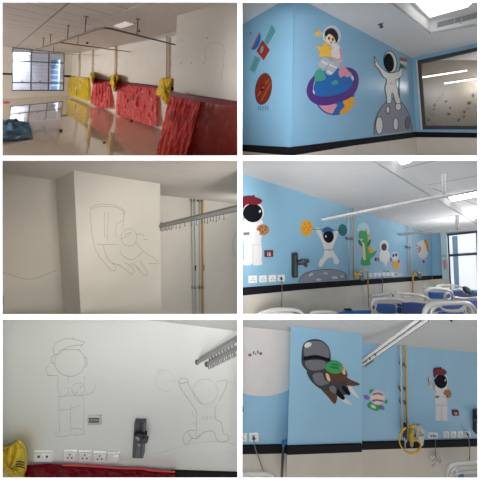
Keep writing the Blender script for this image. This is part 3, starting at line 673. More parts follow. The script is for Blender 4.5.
# curtain track from the pillar corner out over the room
M_track = mat('track_aluminium', (142, 140, 139), .45, .1); M_trackd = mat('track_underside', (84, 82, 82), .5, .3); M_run = mat('runner_plastic', (112, 108, 108), .5)
t = thing('curtain_track', 'grey curtain track with many hanging runners reaching from the bare pillar corner', 'curtain track', p3r.hit(161, 227))
a3 = at(159.5, 225.6, p3p.hit(160, 226).y + .03); b3 = at(239.6, 207.2, 1.8)
obj('rail', MB().bar(a3, b3, .05, .035), M_track, t)
obj('rail_lip', MB().bar(a3 + V((0, 0, -.026)), b3 + V((0, 0, -.026)), .03, .014), M_trackd, t)
obj('bracket', MB().bar(a3 - (b3 - a3).normalized() * .015, a3 + (b3 - a3).normalized() * .015, .075, .06), M_trackd, t)
for i, u in enumerate([.02, .045, .07, .095, .12, .145, .17, .195, .22, .25, .3, .36, .43, .52, .585, .65, .68, .71, .74, .77, .8, .83, .87]):
    p = a3 + (b3 - a3) * u; L = .052 + .02 * ((i * 7) % 3) / 2
    mb = MB(); mb.tube([p + V((0, 0, -.03)), p + V((0, 0, -.03 - L))], .0055, 6); mb.tube([p + V((-.009, 0, -.034 - L)), p + V((.009, 0, -.034 - L))], .006, 6)
    obj('runner', mb, M_run, t)
# faint pencil sketch: a plain rocket shape in place of the drawing
z = Z(80, 190, 4.8)
def S(*p): return smooth(z(*p), False)
def sketch(name, label, pl, parts, w=.4):
    allv = MB(); L = []
    for pn, strokes, m in parts:
        own = pn in ('arm_outline', 'leg_outline', 'boot_outline', 'ear_piece', 'cookie_chip', 'fin_outline', 'flame_outline')
        for grp in ([[s_] for s_ in strokes] if own else [strokes]):
            mb = MB()
            for st in grp: mb.stroke(pl, st, w, .0012, False, .001)
            allv.v += mb.v; L.append((pn, mb, m))
    r = thing(name, label, 'sketch', allv.mid())
    for pn, mb, m in L: obj(pn, mb, m, r)
    return r
M_pen3 = mat('soft_graphite_line', (150, 144, 136), .7)
sketch('pencil_sketch', 'pencil drawing of a flying shape with a domed top, on the bare pillar face', p3p, [
    ('dome_outline', [S(60, 225, 52, 160, 50, 95, 62, 78, 110, 68, 165, 74, 205, 92, 213, 110), S(50, 92, 110, 78, 170, 84, 206, 100)], M_pen3),
    ('hull_line', [S(60, 225, 75, 285, 105, 335, 150, 388), S(213, 110, 208, 150, 205, 190), S(80, 262, 130, 262, 185, 260)], M_pen3),
    ('porthole_outline', [S(*sum([[235 + 38 * math.cos(a / 10 * 6.3), 228 + 42 * math.sin(a / 10 * 6.3)] for a in range(11)], []))], M_pen3),
    ('panel_line', [S(118, 108, 116, 150, 120, 232), S(136, 106, 134, 160, 132, 246), S(175, 228, 170, 190, 180, 160, 206, 148), S(206, 96, 214, 118, 200, 112), S(196, 236, 214, 226, 240, 214), S(212, 214, 236, 206, 252, 208), S(270, 214, 290, 212, 312, 222), S(300, 240, 330, 234)], M_pen3),
    ('fin_outline', [S(110, 262, 125, 310, 150, 348, 200, 362), S(150, 388, 170, 385, 172, 370, 155, 352, 200, 368, 245, 405), S(268, 250, 290, 280, 310, 300, 345, 320), S(190, 285, 205, 315, 250, 335, 300, 300)], M_pen3),
    ('flame_outline', [S(245, 405, 262, 388, 235, 360, 215, 350), S(285, 340, 325, 395, 308, 410, 270, 365), S(250, 350, 290, 385), S(345, 320, 378, 352, 330, 352)], M_pen3)], .36)
t = thing('pencil_sketch', 'single faint wavy pencil line low on the shaded left wall', 'sketch', p3l.hit(30, 278))
obj('line', MB().stroke(p3l, smooth([(3, 272.5), (12, 275), (22, 278.5), (32, 279), (42, 276), (55, 271)], False), .35, .0012, False, .001), M_pen3, t)
tag(obj('pencil_note', MB().stroke(p3l, [(3.2, 296), (3.4, 299), (3, 302), (3.6, 305)], .8, .004), M_pen3), 'small smudged pencil mark at the far left edge of the shaded wall', 'mark')
tag(obj('pencil_note', MB().stroke(p3r, smooth([(236, 232), (233.4, 240), (233, 250), (236, 258)], False), .4, .004), M_pen3), 'faint curved pencil line at the right edge of the bare wall, past the pipes', 'mark')
# ================================================================== ROOM 4: painted ward with beds
VV4 = (340, -2500); Lh4, Bh4 = (537, 267), (80, 263)
A4 = at(241, 280, 2.1)
p4l = vplane(Lh4, VV4, A4); p4b = vplane(Bh4, VV4, p4l.hit(432, 255))
p4c = vplane(Lh4, Bh4, p4l.hit(294, 190.2))
M_bl4 = mat('sky_blue_ward_paint', C_BLUE4, .3, var=.03, scale=2)
M_cr4 = mat('cream_ward_tiles', C_CREAM4, .25, var=.04, scale=3)
M_ceil4 = mat('ward_ceiling_paint', C_CEIL4, .8, var=.02)
wall('wall_left', p4l, [(240, 160.2), (300, 160.2), (431.9, 222), (432.6, 300), (400, 316), (240, 316)], M_bl4, .03)
W4 = [(446.4, 234.6), (484, 230.6), (484, 291), (449.5, 290)]
mb = MB()
def pc4(pts): mb.prism([p4b.hit(*q) for q in pts], [p4b.hit(*q) - p4b.n * .1 for q in pts])
pc4([(430, 222), (486, 216), (486, 230.4), (446.4, 234.6)]); pc4([(430, 222), (446.4, 234.6), (449.5, 290), (430, 290)]); pc4([(430, 290), (486, 291), (486, 312), (430, 312)])
struct('wall_back', mb, M_bl4)
strip('wainscot', p4l, [(239, 293), (360, 283), (432.3, 278)], [(239, 317), (400, 317), (432.6, 300)], M_cr4, .006)
strip('wainscot', p4b, [(432, 278), (449, 277.6)], [(432.2, 312), (449.8, 312)], M_cr4, .006)
strip('trim_11', p4l, [(239, 289), (300, 284.2), (360, 280.4), (432.1, 276)], [(239, 296), (300, 290), (360, 285.2), (432.2, 279.6)], M_black, .014)
strip('trim_12', p4b, [(432, 276), (444, 275.4)], [(432.2, 279.4), (444, 278.6)], M_black, .014)
# ceilings: low plain band along the wall, lit edge, tiled field above
sof4 = [p4c.hit(*q) for q in ((240, 159.8), (369.8, 159.8), (488, 231), (488, 236), (432, 236), (240, 176))]
slab('ceiling', sof4, M_ceil4, .02)
lo4a, lo4b = p4c.hit(369.8, 159.8), p4c.hit(488, 231)
h4 = .3
p4r = pplane(lo4a, lo4b, lo4a + V((0, 0, h4)))
p4u = Plane(p4r.hit(392.5, 161), p4c.n)
h4 = (p4u.n.dot(p4u.p0 - lo4a)) / p4u.n.z
quad('trim_13', [lo4a, lo4b, lo4b + V((0, 0, h4)), p4r.hit(392, 159.8)], M_ceil4, .02)
E4a, E4b = ray(*Lh4).normalized(), ray(*Bh4).normalized()
M_tile4 = grid_mat('ward_ceiling_tiles', C_CEIL4, (140, 142, 144), 1.1, 1.1, .012, .8, (E4a, E4b), stagger=0)
ut = [p4u.hit(*q) for q in ((384, 159.6), (492, 159.6), (492, 228), (482, 222))]
struct('ceiling', MB().prism(ut, [p + V((0, 0, .015)) for p in ut]), M_tile4)
M_lamp4 = mat('lit_ward_panel', (255, 254, 252), .4, var=0, emit=6)
def light4(label, q):
    t = thing('ceiling_light', label, 'ceiling light', p4u.hit(*q[0]), 'lit panels in the ward ceiling')
    cx = sum(p[0] for p in q) / 4; cy = sum(p[1] for p in q) / 4
    obj('frame', MB().pad(p4u, [(cx + (x - cx) * 1.08, cy + (y - cy) * 1.15) for x, y in q], .01), M_ceil4, t)
    obj('diffuser', MB().pad(p4u, q, .02, .012), M_lamp4, t)
light4('lit ceiling panel nearest the camera in the painted ward, cut by the top edge', [(398, 160.2), (413, 160), (409.5, 162.8), (401, 165)])
light4('long lit ceiling panel beside the rail crossing in the painted ward', [(449, 197), (482, 191.6), (484, 195.5), (452, 201.5)])
light4('small farthest lit ceiling panel above the ward window', [(474, 214.6), (484, 213), (486, 216.6), (476, 218.4)])
# window
win = bpy.data.objects.new('window_3', None); COL.objects.link(win); win.location = p4b.hit(465, 288); win['kind'] = 'structure'
mb = MB(); mb.stroke(p4b, [(446.8, 235.2), (486, 231)], 1.8, .02, False, .1); mb.stroke(p4b, [(448, 234), (450.6, 291)], 1.7, .02, False, .1); mb.stroke(p4b, [(448.6, 256), (486, 253.6)], 1.5, .02, False, .1); mb.stroke(p4b, [(477, 231), (478.5, 291)], 1.6, .02, False, .1)
M_fr4 = mat('dark_ward_window_frame', (66, 74, 88), .4)
struct('window_frame', mb, M_fr4, win)
M_frost = mat('frosted_daylit_glass', (226, 230, 236), .5, var=.02, emit=.8)
struct('window_pane', MB().pad(p4b, W4, -.04, .006), M_frost, win)
M_strip = mat('blue_window_strip', (160, 192, 214), .4, var=.03)
struct('window_curtain', MB().pad(p4b, [(452, 236.5), (457.5, 236), (459.5, 288), (454.5, 288)], -.02, .01), M_strip, win)
M_pcol = mat('pale_column_paint', (188, 212, 218), .3, var=.06, scale=3)
struct('wall_column', MB().pad(p4b, [(440.2, 232.6), (446, 232), (449.2, 279), (442.4, 279)], .05, .05), M_pcol)
K_mint = K('mural_mint', (150, 196, 196)); K_rose = K('mural_rose', (206, 150, 160))
t = thing('column_paint', 'faint mint and rose paint marks on the pale column beside the ward window', 'mural', p4b.hit(444, 262))
obj('mint_mark', MB().pad(p4b, [(441, 255), (446.8, 254.6), (447, 257), (441.2, 257.4)], .055), K_mint, t)
obj('rose_mark', MB().pad(p4b, smooth([(443, 261), (446, 260), (446.6, 266), (445, 270), (443.4, 267)]), .055), K_rose, t)
# rails
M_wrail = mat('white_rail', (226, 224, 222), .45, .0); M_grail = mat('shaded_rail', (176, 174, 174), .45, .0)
def dfor(pl, x, y): return pl.hit(x, y).y
t = thing('curtain_rail', 'long pale double curtain rail crossing the painted ward ceiling', 'curtain rail', p4l.hit(322, 220))
a4 = at(321, 219.6, dfor(p4l, 322, 219) - .05); b4 = at(484, 186.4, 2.3); b4b = at(484, 189.4, 2.3); a4b = at(321, 220.6, a4.y)
obj('upper_rail', MB().bar(a4, b4, .02, .012), M_wrail, t); obj('lower_rail', MB().bar(a4b, b4b, .02, .008), M_grail, t)
m4 = a4 + (b4 - a4) * .66
for px in (442.4, 445): 
    u = 0
    q = None
    for i in range(400):
        p = a4 + (b4 - a4) * i / 399
        if CX + F * p.x / p.y >= px: q = p; break
    obj('hanger_rod', MB().tube([q, V((q.x - .005, q.y, -(160.2 - CY) / F * q.y))], .011), M_wrail, t)
for i in range(12):
    p = a4b + (b4b - a4b) * (.02 + .022 * i); obj('runner', MB().tube([p, p + V((0, 0, -.05))], .008, 6), M_grail, t)
t = thing('curtain_rail', 'short far curtain rail near the window wall of the painted ward', 'curtain rail', at(410, 234, 4.6))
a = at(398, 234.6, dfor(p4l, 398, 235) - .04); b = at(484, 228.4, 3.6)
obj('rail', MB().bar(a, b, .03, .035), M_grail, t)
for px, yt in ((456, 214), (458, 213)):
    for i in range(400):
        p = a + (b - a) * i / 399
        if CX + F * p.x / p.y >= px: break
    obj('hanger_rod', MB().tube([p, V((p.x, p.y, p.z + .34))], .011), M_grail, t)
# pipes
def pipes4(label, xs, yt, yb, r):
    t = thing('wall_pipes', label, 'pipes', p4l.hit(xs[0][0], yb, .03), 'gas pipe pairs on the ward wall')
    for x0, x1, m in xs:
        obj('pale_pipe' if m is M_pipeg else 'ochre_pipe', MB().tube([p4l.hit(x0, yt, .035), p4l.hit(x1, yb, .035)], r), m, t)
    x0, x1 = xs[0][0], xs[-1][0]
    obj('pipe_bracket', MB().pad(p4l, [(x0 - 1, yt + (yb - yt) * .45), (x1 + 1, yt + (yb - yt) * .45), (x1 + 1, yt + (yb - yt) * .46 + .6), (x0 - 1, yt + (yb - yt) * .46 + .6)], .05, .04), M_clip, t)
pipes4('pale and ochre pipe pair running up the wall left of the green dinosaur', [(348.4, 349, M_pipeg), (353, 353.4, M_pipeo)], 207, 278, .009)
pipes4('far pale pipe pair beyond the painted raccoon', [(408, 408.6, M_pipeg), (410, 410.6, M_pipeg)], 224, 276, .012)
# ---- murals of the ward
SG = K('sign_red', (110, 40, 36)); SW = K('sign_ink', (222, 196, 190))
def beret(label, pl, h, b0, extra_left=False):
    """painted astronaut with beret and cookie; h maps drawing units to pixels"""
    body = smooth(h(22, 176, 128, 178, 134, 230, 128, 300, 132, 380, 128, 432, 134, 448, 82, 452, 78, 430, 76, 436, 60, 452, 16, 448, 24, 420, 24, 350, 20, 300), True, 3)
    ps = [('suit', body, K_white, 1), ('boot', zell(h, 46, 434, 30, 18), K_white, 2), ('boot', zell(h, 106, 434, 28, 18), K_white, 2),
          ('~suit_seam', (.35, [h(78, 335, 78, 430), h(24, 330, 130, 330)]), K_lg, 3), ('badge', h(22, 256, 56, 254, 56, 270, 22, 271), K_mid, 3), ('glove', zell(h, 80, 268, 24, 20), K_white, 4),
          ('helmet', zell(h, 82, 134, 62, 62), K_white, 4), ('visor', zell(h, 78, 138, 58, 56), K_visor, 5), ('visor_glint', zell(h, 120, 128, 6, 9, 30), K_hl, 6),
          ('beret', zz(h, 14, 60, 22, 42, 60, 36, 90, 44, 132, 60, 122, 82, 96, 88, 52, 86, 30, 96, 18, 110), K_maroon, 6), ('beret_stem', zell(h, 84, 38, 6, 5), K_chip, 7),
          ('cookie', zell(h, 138, 240, 37, 32), K_cookie, 5), ('bite', zell(h, 104, 256, 14, 12), K_white, 6)] + [('cookie_chip', zell(h, x, y, 6, 5), K_chip, 6) for x, y in ((130, 222), (152, 238), (136, 252), (118, 236), (158, 222))]
    if extra_left:
        arm = smooth(h(24, 190, -8, 196, -38, 160, -36, 110, -22, 104, -20, 150, 10, 180, 28, 240), True, 3)
        ps += [('arm', arm, K_white, 2), ('paint_brush', h(-44, 120, -36, 116, -26, 170, -34, 172), K_cookie, 3), ('~arm_outline', (.3, [arm]), K_lg, 3)]
    return mural('beret_astronaut_mural', label, pl, ps, base=b0)
def bed_sign(label, pl, q):
    t = thing('bed_sign', label, 'sign', pl.hit(*q[3]))
    obj('plate', MB().pad(pl, q, .014, .014), SG, t)
    w = q[1][0] - q[0][0]; h_ = q[3][1] - q[0][1]
    obj('number', write(MB(), pl, '18', q[0][0] + w * .26, q[0][1] + h_ * .2, w * .26, h_ * .6, 0, w * .09, .016), SW, t)
z = Z(240, 190, 6)
beret('painted beret astronaut holding a cookie, at the left end of the bed ward', p4l, z, 0)
bed_sign('small dark red sign numbered 18 beside the cookie astronaut in the bed ward', p4l, [(265, 251.2), (273.3, 251), (273.2, 256.8), (265, 257.2)])
z = Z(296, 212, 6.48)
bd = smooth(z(128, 112, 140, 104, 154, 108, 168, 145, 184, 180, 212, 196, 236, 185, 246, 150, 250, 126, 262, 120, 272, 128, 264, 165, 244, 212, 240, 250, 262, 285, 280, 322, 264, 340, 246, 332, 238, 296, 204, 302, 182, 330, 166, 354, 148, 350, 152, 318, 178, 285, 182, 240, 166, 190), True, 3)
mural('weightlifter_mural', 'painted astronaut lifting a barbell of an orange and a blue planet in the bed ward', p4l, [
    ('~outline', (.5, [bd + [bd[0]]]), K_lg, 0), ('suit', bd, K_white, 1), ('~barbell', (.7, [z(106, 112, 190, 116, 280, 120)]), K_mid, 2), ('orange_planet', zell(z, 70, 105, 38, 50), K_orange, 3), ('blue_planet', zell(z, 304, 118, 27, 38), K('mural_deep_teal', (34, 104, 130)), 3), ('green_land', zz(z, 290, 90, 304, 100, 300, 130, 284, 140, 278, 118), K_dg, 4),
    ('visor', zell(z, 212, 160, 33, 40), K_visor, 4), ('cap', zz(z, 176, 132, 184, 108, 212, 100, 238, 112, 240, 126, 210, 124), K('mural_navy', (48, 92, 150)), 5), ('glint', zell(z, 194, 158, 5, 8), K_hl, 5),
    ('~belt', (.5, [z(176, 248, 200, 244, 222, 250, 244, 240), z(206, 240, 220, 252)]), K_mid, 4)] + [('planet_spot', zell(z, x, y, 6, 7), K('mural_ochre', (196, 132, 36)), 4) for x, y in ((60, 80), (86, 75), (54, 110), (82, 118), (70, 100), (92, 95), (66, 132))])
md = smooth(z(18, 458, 30, 425, 62, 398, 110, 382, 170, 374, 240, 374, 300, 386, 326, 408, 332, 440), False)
mural('mound_mural', 'painted grey moon mound with pale craters below the barbell lifter', p4l, [('rock', md, K_grey, 0), ('~outline', (.4, [md]), K_dkgrey, 1)] + [('crater', zell(z, *c), K_hl, 2) for c in ((97, 407, 17, 7, -30), (148, 440, 17, 8, 0), (250, 425, 20, 8, 5), (192, 398, 14, 5, 0), (300, 418, 10, 5, 20))])
z = Z(352, 220, 7.38)
dino = smooth(z(50, 95, 62, 80, 96, 80, 112, 100, 117, 150, 116, 200, 134, 248, 160, 240, 184, 226, 168, 260, 134, 292, 136, 332, 72, 334, 72, 292, 84, 250, 74, 190, 78, 152, 54, 136), True, 3)
mural('dinosaur_mural', 'painted green dinosaur with orange spikes in a clear round helmet', p4l, [
    ('helmet', zell(z, 85, 78, 46, 58), K_pale, 0), ('spikes', z(98, 66, 112, 72, 110, 96, 132, 114, 122, 140, 126, 162, 112, 156), K_orange, 1), ('spikes', zz(z, 122, 196, 142, 204, 158, 222, 160, 242, 132, 238), K_orange, 1), ('body', dino, K_leaf, 2),
    ('tummy', zz(z, 76, 165, 92, 180, 98, 230, 101, 292, 82, 290, 80, 240), K_beige, 3), ('arm', zz(z, 48, 152, 60, 150, 78, 194, 58, 184), K_dg, 3), ('arm', zz(z, 128, 152, 141, 148, 128, 188, 110, 194), K_dg, 3), ('mouth', zell(z, 68, 145, 12, 5, -20), K_white, 3)])
mural('small_astronaut_mural', 'small painted white astronaut with grey visor between the dinosaur and the raccoon', p4l, [
    ('helmet', zell(z, 238, 192, 33, 44), K_white, 1), ('visor', zell(z, 237, 200, 20, 27), K_dkgrey, 2), ('suit', zz(z, 214, 226, 268, 228, 282, 285, 264, 312, 250, 344, 232, 312, 204, 292), K_white, 0)])
mural('raccoon_mural', 'small painted grey and white raccoon in a yellow vest in the bed ward', p4l, [
    ('body', zz(z, 300, 300, 348, 292, 364, 340, 345, 378, 306, 366), K_lg, 0), ('vest', zz(z, 300, 312, 330, 306, 344, 338, 334, 364, 308, 350), K_orange, 1), ('head', zell(z, 318, 268, 26, 32), K_hl, 1), ('eye_patch', zell(z, 306, 262, 7, 13, 10), K_out, 2), ('eye_patch', zell(z, 326, 258, 7, 13, -10), K_out, 2), ('paw', zell(z, 288, 292, 8, 16, -20), K_mid, 1), ('tail', zell(z, 346, 306, 8, 14), K_or2, 2)])
mural('crater_mural', 'row of painted pale craters below the raccoon in the bed ward', p4l, [('crater', zell(z, 240, 384, 22, 16), K_hl, 0), ('crater', zell(z, 269, 384, 18, 14), K_hl, 0), ('crater', zell(z, 316, 406, 30, 18), K_hl, 0), ('crater', zell(z, 360, 406, 14, 12), K_hl, 0)]
      + [('~crater_shadow', (.7, [S_]), K_dkgrey, 1) for S_ in (smooth(z(228, 382, 240, 374, 252, 382), False), smooth(z(258, 384, 268, 376, 278, 382), False), smooth(z(300, 410, 318, 398, 334, 408), False))])
bed_sign('tiny reddish numbered sign between the dinosaur and the small astronaut', p4l, [(375.6, 258.4), (379.2, 258.4), (379.2, 261), (375.6, 261)])
z = Z(408, 225, 6.67)
mural('winged_figure_mural', 'far white painted figure with red stripes and an orange shoulder, near the ward window', p4l, [
    ('body', zz(z, 58, 142, 70, 115, 100, 102, 136, 112, 140, 175, 112, 222, 76, 214), K_white, 0), ('~red_stripe', (.7, [z(58, 135, 84, 150), z(58, 158, 84, 152), z(72, 188, 86, 160), z(66, 175, 84, 156)]), K_red, 1), ('shoulder', zz(z, 105, 100, 130, 105, 140, 150, 132, 182, 122, 150), K_orange, 1), ('~dark_edge', (.6, [z(112, 100, 128, 120, 134, 160, 140, 182)]), K_chip, 2), ('dot', zell(z, 105, 244, 6, 9), K_dkgrey, 1)])
# sockets, bracket, outlets on the ward wall
M_plate = mat('white_socket_plastic', (232, 230, 226), .4, var=.02); M_hole = mat('socket_hole', (70, 70, 72), .5); M_cable = mat('grey_cable', (120, 124, 128), .5); M_gad = mat('dark_grey_plastic', (62, 64, 68), .4, .2); M_brass = mat('yellow_brass', (206, 164, 52), .35, .3); M_steel = mat('bright_steel', (170, 172, 176), .25, .7)
def socket(label, pl, x0, y0, x1, y1, group, holes=True, sk=0., plug=False, off=0., cat='socket'):
    t = thing('wall_socket', label, cat, pl.hit((x0 + x1) / 2, y1), group); w = x1 - x0; h = y1 - y0
    Q = lambda a, b: (x0 + w * a, y0 + h * b + sk * w * a)
    obj('plate', MB().pad(pl, [Q(0, 0), Q(1, 0), Q(1, 1), Q(0, 1)], .012 + off, .012), M_plate, t, bevel=.002)
    if holes:
        for (a, b) in ((.5, .3), (.34, .62), (.66, .62)): obj('pin_hole', MB().pad(pl, ell(*Q(a, b), w * .06, h * .09, 0, 10), .0135 + off, .001), M_hole, t)
        obj('switch', MB().pad(pl, [Q(.8, .3), Q(.92, .3), Q(.92, .6), Q(.8, .6)], .016 + off, .004), M_plate, t)
    if plug: obj('plug', MB().tube([pl.hit(*Q(.48, .52), .012), pl.hit(*Q(.48, .52), .05)], .014, 12), M_gad, t)
    return t
for i, (a, b, c, d) in enumerate(((248.6, 276.6, 257.2, 283.3), (259.3, 276.4, 266.8, 282.6), (269, 276, 276, 282), (278.2, 275.6, 284.8, 281.6))):
    socket(['leftmost white socket under the cookie astronaut in the bed ward', 'second white socket from the left in the bed ward row of four', 'third white socket from the left in the bed ward row of four', 'white socket with a plug and hanging grey cable, right end of the row of four'][i], p4l, a, b, c, d, 'white sockets at the near end of the bed ward', plug=i == 3, sk=-.05)
tag(obj('power_cable', MB().tube([p4l.hit(*q) for q in smooth([(281.5, 279), (282, 285), (282, 296), (281.4, 306), (280, 316)], False)] and [p4l.hit(x, y, .03) for x, y in smooth([(281.5, 279), (282, 285), (282, 296), (281.4, 306), (280, 316)], False)], .006, 6), M_cable), 'grey cable hanging down the cream tiles from the plugged socket in the bed ward', 'cable')
for i in range(6):
    x = 369.2 + i * 4.4
    socket(['first', 'second', 'third', 'fourth', 'fifth', 'sixth'][i] + ' tiny white socket from the left, in the far row under the dinosaur and astronaut', p4l, x, 273.6 - i * .15, x + 3.2, 277 - i * .22, 'tiny far sockets in the bed ward', holes=False)
t = thing('wall_bracket', 'dark wall rail with a swivel arm on the blue wall left of the moon mound', 'bracket', p4l.hit(295, 278))
obj('rail', MB().pad(p4l, [(293, 254.4), (298, 253.8), (298, 277.4), (293, 278)], .03, .03), M_gad, t); obj('rail_strip', MB().pad(p4l, [(294.8, 256), (296.6, 255.8), (296.6, 276), (294.8, 276.2)], .036, .01), M_alu, t)
z = Z(296, 212, 6.48)
obj('arm', MB().tube([p4l.hit(297, 262.6, .05), p4l.hit(302, 262.2, .1), p4l.hit(306, 261.8, .12)], .028), M_gad, t)
obj('clamp', MB().tube([p4l.hit(301.5, 261, .1), p4l.hit(308.6, 261, .13)], .02), M_gad, t); obj('knob', MB().ball(p4l.hit(305.5, 264.6, .12), .032, .03, .026), M_gad, t)
def outlet4(label, x, y, s, group):
    t = thing('gas_outlet', label, 'gas outlet', p4l.hit(x, y, .05), group)
    mb = MB(); mb.ball(p4l.hit(x, y, .06), .035 * s, .035 * s, .04 * s); obj('regulator_body', mb, M_brass, t)
    for dx, dy in ((-2, -1.5), (2.2, -1), (-1, 2.4), (1.6, 2.2)): obj('knob', MB().ball(p4l.hit(x + dx * s, y + dy * s, .08), .02 * s, .02 * s, .02 * s, 8, 6), M_brass, t)
    obj('flow_meter', MB().tube([p4l.hit(x + 4.4 * s, y - 2.4 * s, .06), p4l.hit(x + 4.4 * s, y + 4 * s, .06)], .022 * s), M_steel, t); obj('flow_meter', MB().tube([p4l.hit(x + 6.4 * s, y - 2 * s, .06), p4l.hit(x + 6.4 * s, y + 4.6 * s, .06)], .018 * s), M_steel, t)
    return t
t = outlet4('yellow gas regulator with steel meters beside the dinosaur, with a yellow hose', 356.4, 275.4, 1., 'yellow gas outlets in the bed ward')
tag(obj('yellow_hose', MB().tube([p4l.hit(x, y, o) for x, y, o in smooth([(359, 275, .06), (361, 271, .08), (364.8, 269.6, .1), (367.4, 273, .1), (368, 284, .08), (368.4, 296, .06), (368.6, 308, .05)], False)], .011, 8), M_brass), 'yellow hose arching over and hanging down beside the near yellow gas regulator', 'hose')
outlet4('farther yellow gas outlet on the wall below the far winged figure', 414.4, 273.4, .95, 'yellow gas outlets in the bed ward')
tag(obj('yellow_hose', MB().tube([p4l.hit(x, y, .05) for x, y in ((413, 276), (412.6, 284), (412.6, 296))], .018, 8), M_brass), 'yellow hose hanging straight down below the far gas outlet', 'hose')
tag(obj('power_cable', MB().tube([p4l.hit(x, y, .03) for x, y in ((382.4, 276), (382.6, 284), (382, 296))], .008, 6), M_cable), 'thin dark cable hanging behind the middle bed, below the far sockets', 'cable')
# ---- beds
M_frame = mat('off_white_bed_plastic', (206, 202, 196), .4, var=.03); M_panel = mat('bed_blue_panel', (48, 98, 168), .35); M_mat = mat('navy_mattress', (50, 72, 146), .5, var=.12, scale=9); M_bmat = mat('bright_blue_mattress', (48, 100, 178), .5, var=.1)
M_sheetg = mat('grey_hollow', (150, 148, 150), .7)
M_sheet = mat('grey_bedding', (176, 174, 176), .7, var=.06, bump=.1)
def bplane(x, y, d): return vplane((700, 262), VV4, at(x, y, d))
E_bed = V((ray(*Bh4).x, ray(*Bh4).y, ray(*Bh4).z)).normalized()
def bed(label): 
    return label
def board(parent, pl, outline, r, blues, slots=(), nm='footboard'):
    """rounded bed end: thick rim tube, back plate, blue insets"""
    o = smooth(outline, False, 5)
    f = obj(nm, MB().tube([pl.hit(x, y) for x, y in o], r, 8), M_frame, parent)
    cy = max(p[1] for p in outline)
    pts = o
    obj('board_plate', MB().pad(pl, pts, .004, .03), M_frame, f)
    for q in blues: obj('blue_inset', MB().pad(pl, q, .012, .012), M_panel, f)
    for q in slots: obj('hand_hole', MB().pad(pl, q, .012, .012), M_hole, f)
    return f
def loop(pl, pts, r): return MB().tube([pl.hit(x, y) for x, y in smooth(pts, False, 5)], r, 8)
def slabm(pl, pts, th, up): 
    return MB().prism([pl.hit(x, y) for x, y in pts], [pl.hit(x, y) + up for x, y in pts])
# nearest beds at the bottom edge
pl = bplane(282, 312, 1.95); t = thing('hospital_bed', 'white bed end just showing at the bottom edge, under the hanging grey cable', 'bed', pl.hit(282, 317), 'hospital beds in the painted ward')
obj('headboard', loop(pl, [(256, 316), (262, 313), (272, 310.2), (286, 309.4), (299, 311), (304, 316)], .014), M_frame, t); obj('headboard_rail', loop(pl, [(262, 317), (272, 313), (290, 313), (298, 317)], .009), M_frame, t)
pl = bplane(340, 313, 2.35); t = thing('hospital_bed', 'bed with bright blue mattress at the bottom edge of the ward, handset lying on it', 'bed', pl.hit(340, 317), 'hospital beds in the painted ward')
obj('headboard', loop(pl, [(309, 317), (311.4, 313.4), (318, 312), (334, 312.4), (338, 317)], .013), M_frame, t)
obj('mattress', MB().deep(pl, [(334, 317), (337.5, 313.4), (341, 311.4), (356, 310.2), (371, 310), (371.5, 317)], .03, .3), M_bmat, t, bevel=.02)
g = thing('bed_remote', 'dark handset lying on the bright blue mattress', 'handset', pl.hit(348, 310.6)); 
obj('case', MB().deep(pl, [(343, 310.8), (344, 308.4), (350, 308), (352.6, 309.6), (352, 311)], .03, .1), M_gad, g); obj('screen', MB().pad(pl, [(345, 309.6), (349.6, 309.2), (350.4, 310.4), (345, 310.8)], .034, .01), M_visor2 if False else M_dark, g)
pl = bplane(386, 306, 2.75); t = thing('hospital_bed', 'white bed with rounded end and blue inset panel below the small astronaut', 'bed', pl.hit(388, 317), 'hospital beds in the painted ward')
f = obj('footboard', loop(pl, [(371, 319), (371.4, 309), (372.4, 302.4), (376, 299.4), (387, 298.8), (399, 299.7), (406.4, 303.6), (409.4, 309), (410.8, 319)], .017), M_frame, t)
obj('inner_rail', loop(pl, [(374.6, 302.6), (387, 301.6), (398, 302.4), (403.4, 305.4), (405.6, 310), (406.4, 319)], .012), M_frame, f)
obj('board_plate', MB().deep(pl, [(372.4, 302.8), (376, 300), (387, 299.6), (396, 300.6), (397.6, 306), (402.6, 307), (403.4, 319), (375.6, 319), (375.4, 305), (372.6, 306)], .0, .03), M_frame, f)
obj('blue_inset', MB().pad(pl, smooth([(378.2, 306), (379.4, 304.4), (393.6, 305.2), (395, 306.6), (395, 313.6), (378.4, 312.6)], True, 3), .012, .012), M_panel, f); obj('blue_inset', MB().pad(pl, ell(399.6, 310.4, 2, 3, 10), .012, .012), M_panel, f)
obj('hand_hole', MB().pad(pl, ell(373.8, 307.2, .9, 2, 0), .02, .012), M_hole, f)
obj('headboard', loop(pl.shift(-.5), [(370, 302), (371, 296.4), (380, 295), (391.6, 292.8), (393, 296), (393.6, 300)], .016), M_frame, t); obj('headboard_bar', loop(pl.shift(-.5), [(371, 299), (382, 297.6), (392, 296)], .01), M_frame, t)
obj('mattress', MB().deep(pl.shift(-.2), [(376, 302.6), (384, 300.9), (392, 301.4), (410, 304), (426, 306), (426, 318), (400, 318), (384, 306)], .0, .25), M_mat, t)
pl = bplane(450, 308, 2.3); t = thing('hospital_bed', 'large near bed at the lower right corner with a broad white bed end', 'bed', pl.hit(450, 317), 'hospital beds in the painted ward')
f = obj('footboard', loop(pl, [(423.4, 319), (424.8, 312), (428, 306.6), (434, 303.8), (450, 303), (466, 302.8), (472, 305), (475.6, 310), (478.4, 318)], .02), M_frame, t)
obj('inner_rail', loop(pl, [(430, 319), (431.4, 312), (434, 307.6), (438, 305.6), (441, 307), (442.6, 310)], .014), M_frame, f)
obj('cross_bar', loop(pl, [(440, 305.6), (442.4, 309), (448, 311), (458, 310.8), (463, 308.6), (465, 304.6)], .014), M_frame, f); obj('side_plate', MB().deep(pl, smooth([(466, 304), (471, 306), (474, 311), (476, 318), (468, 318), (464.6, 311)]), .0, .03), M_frame, f)
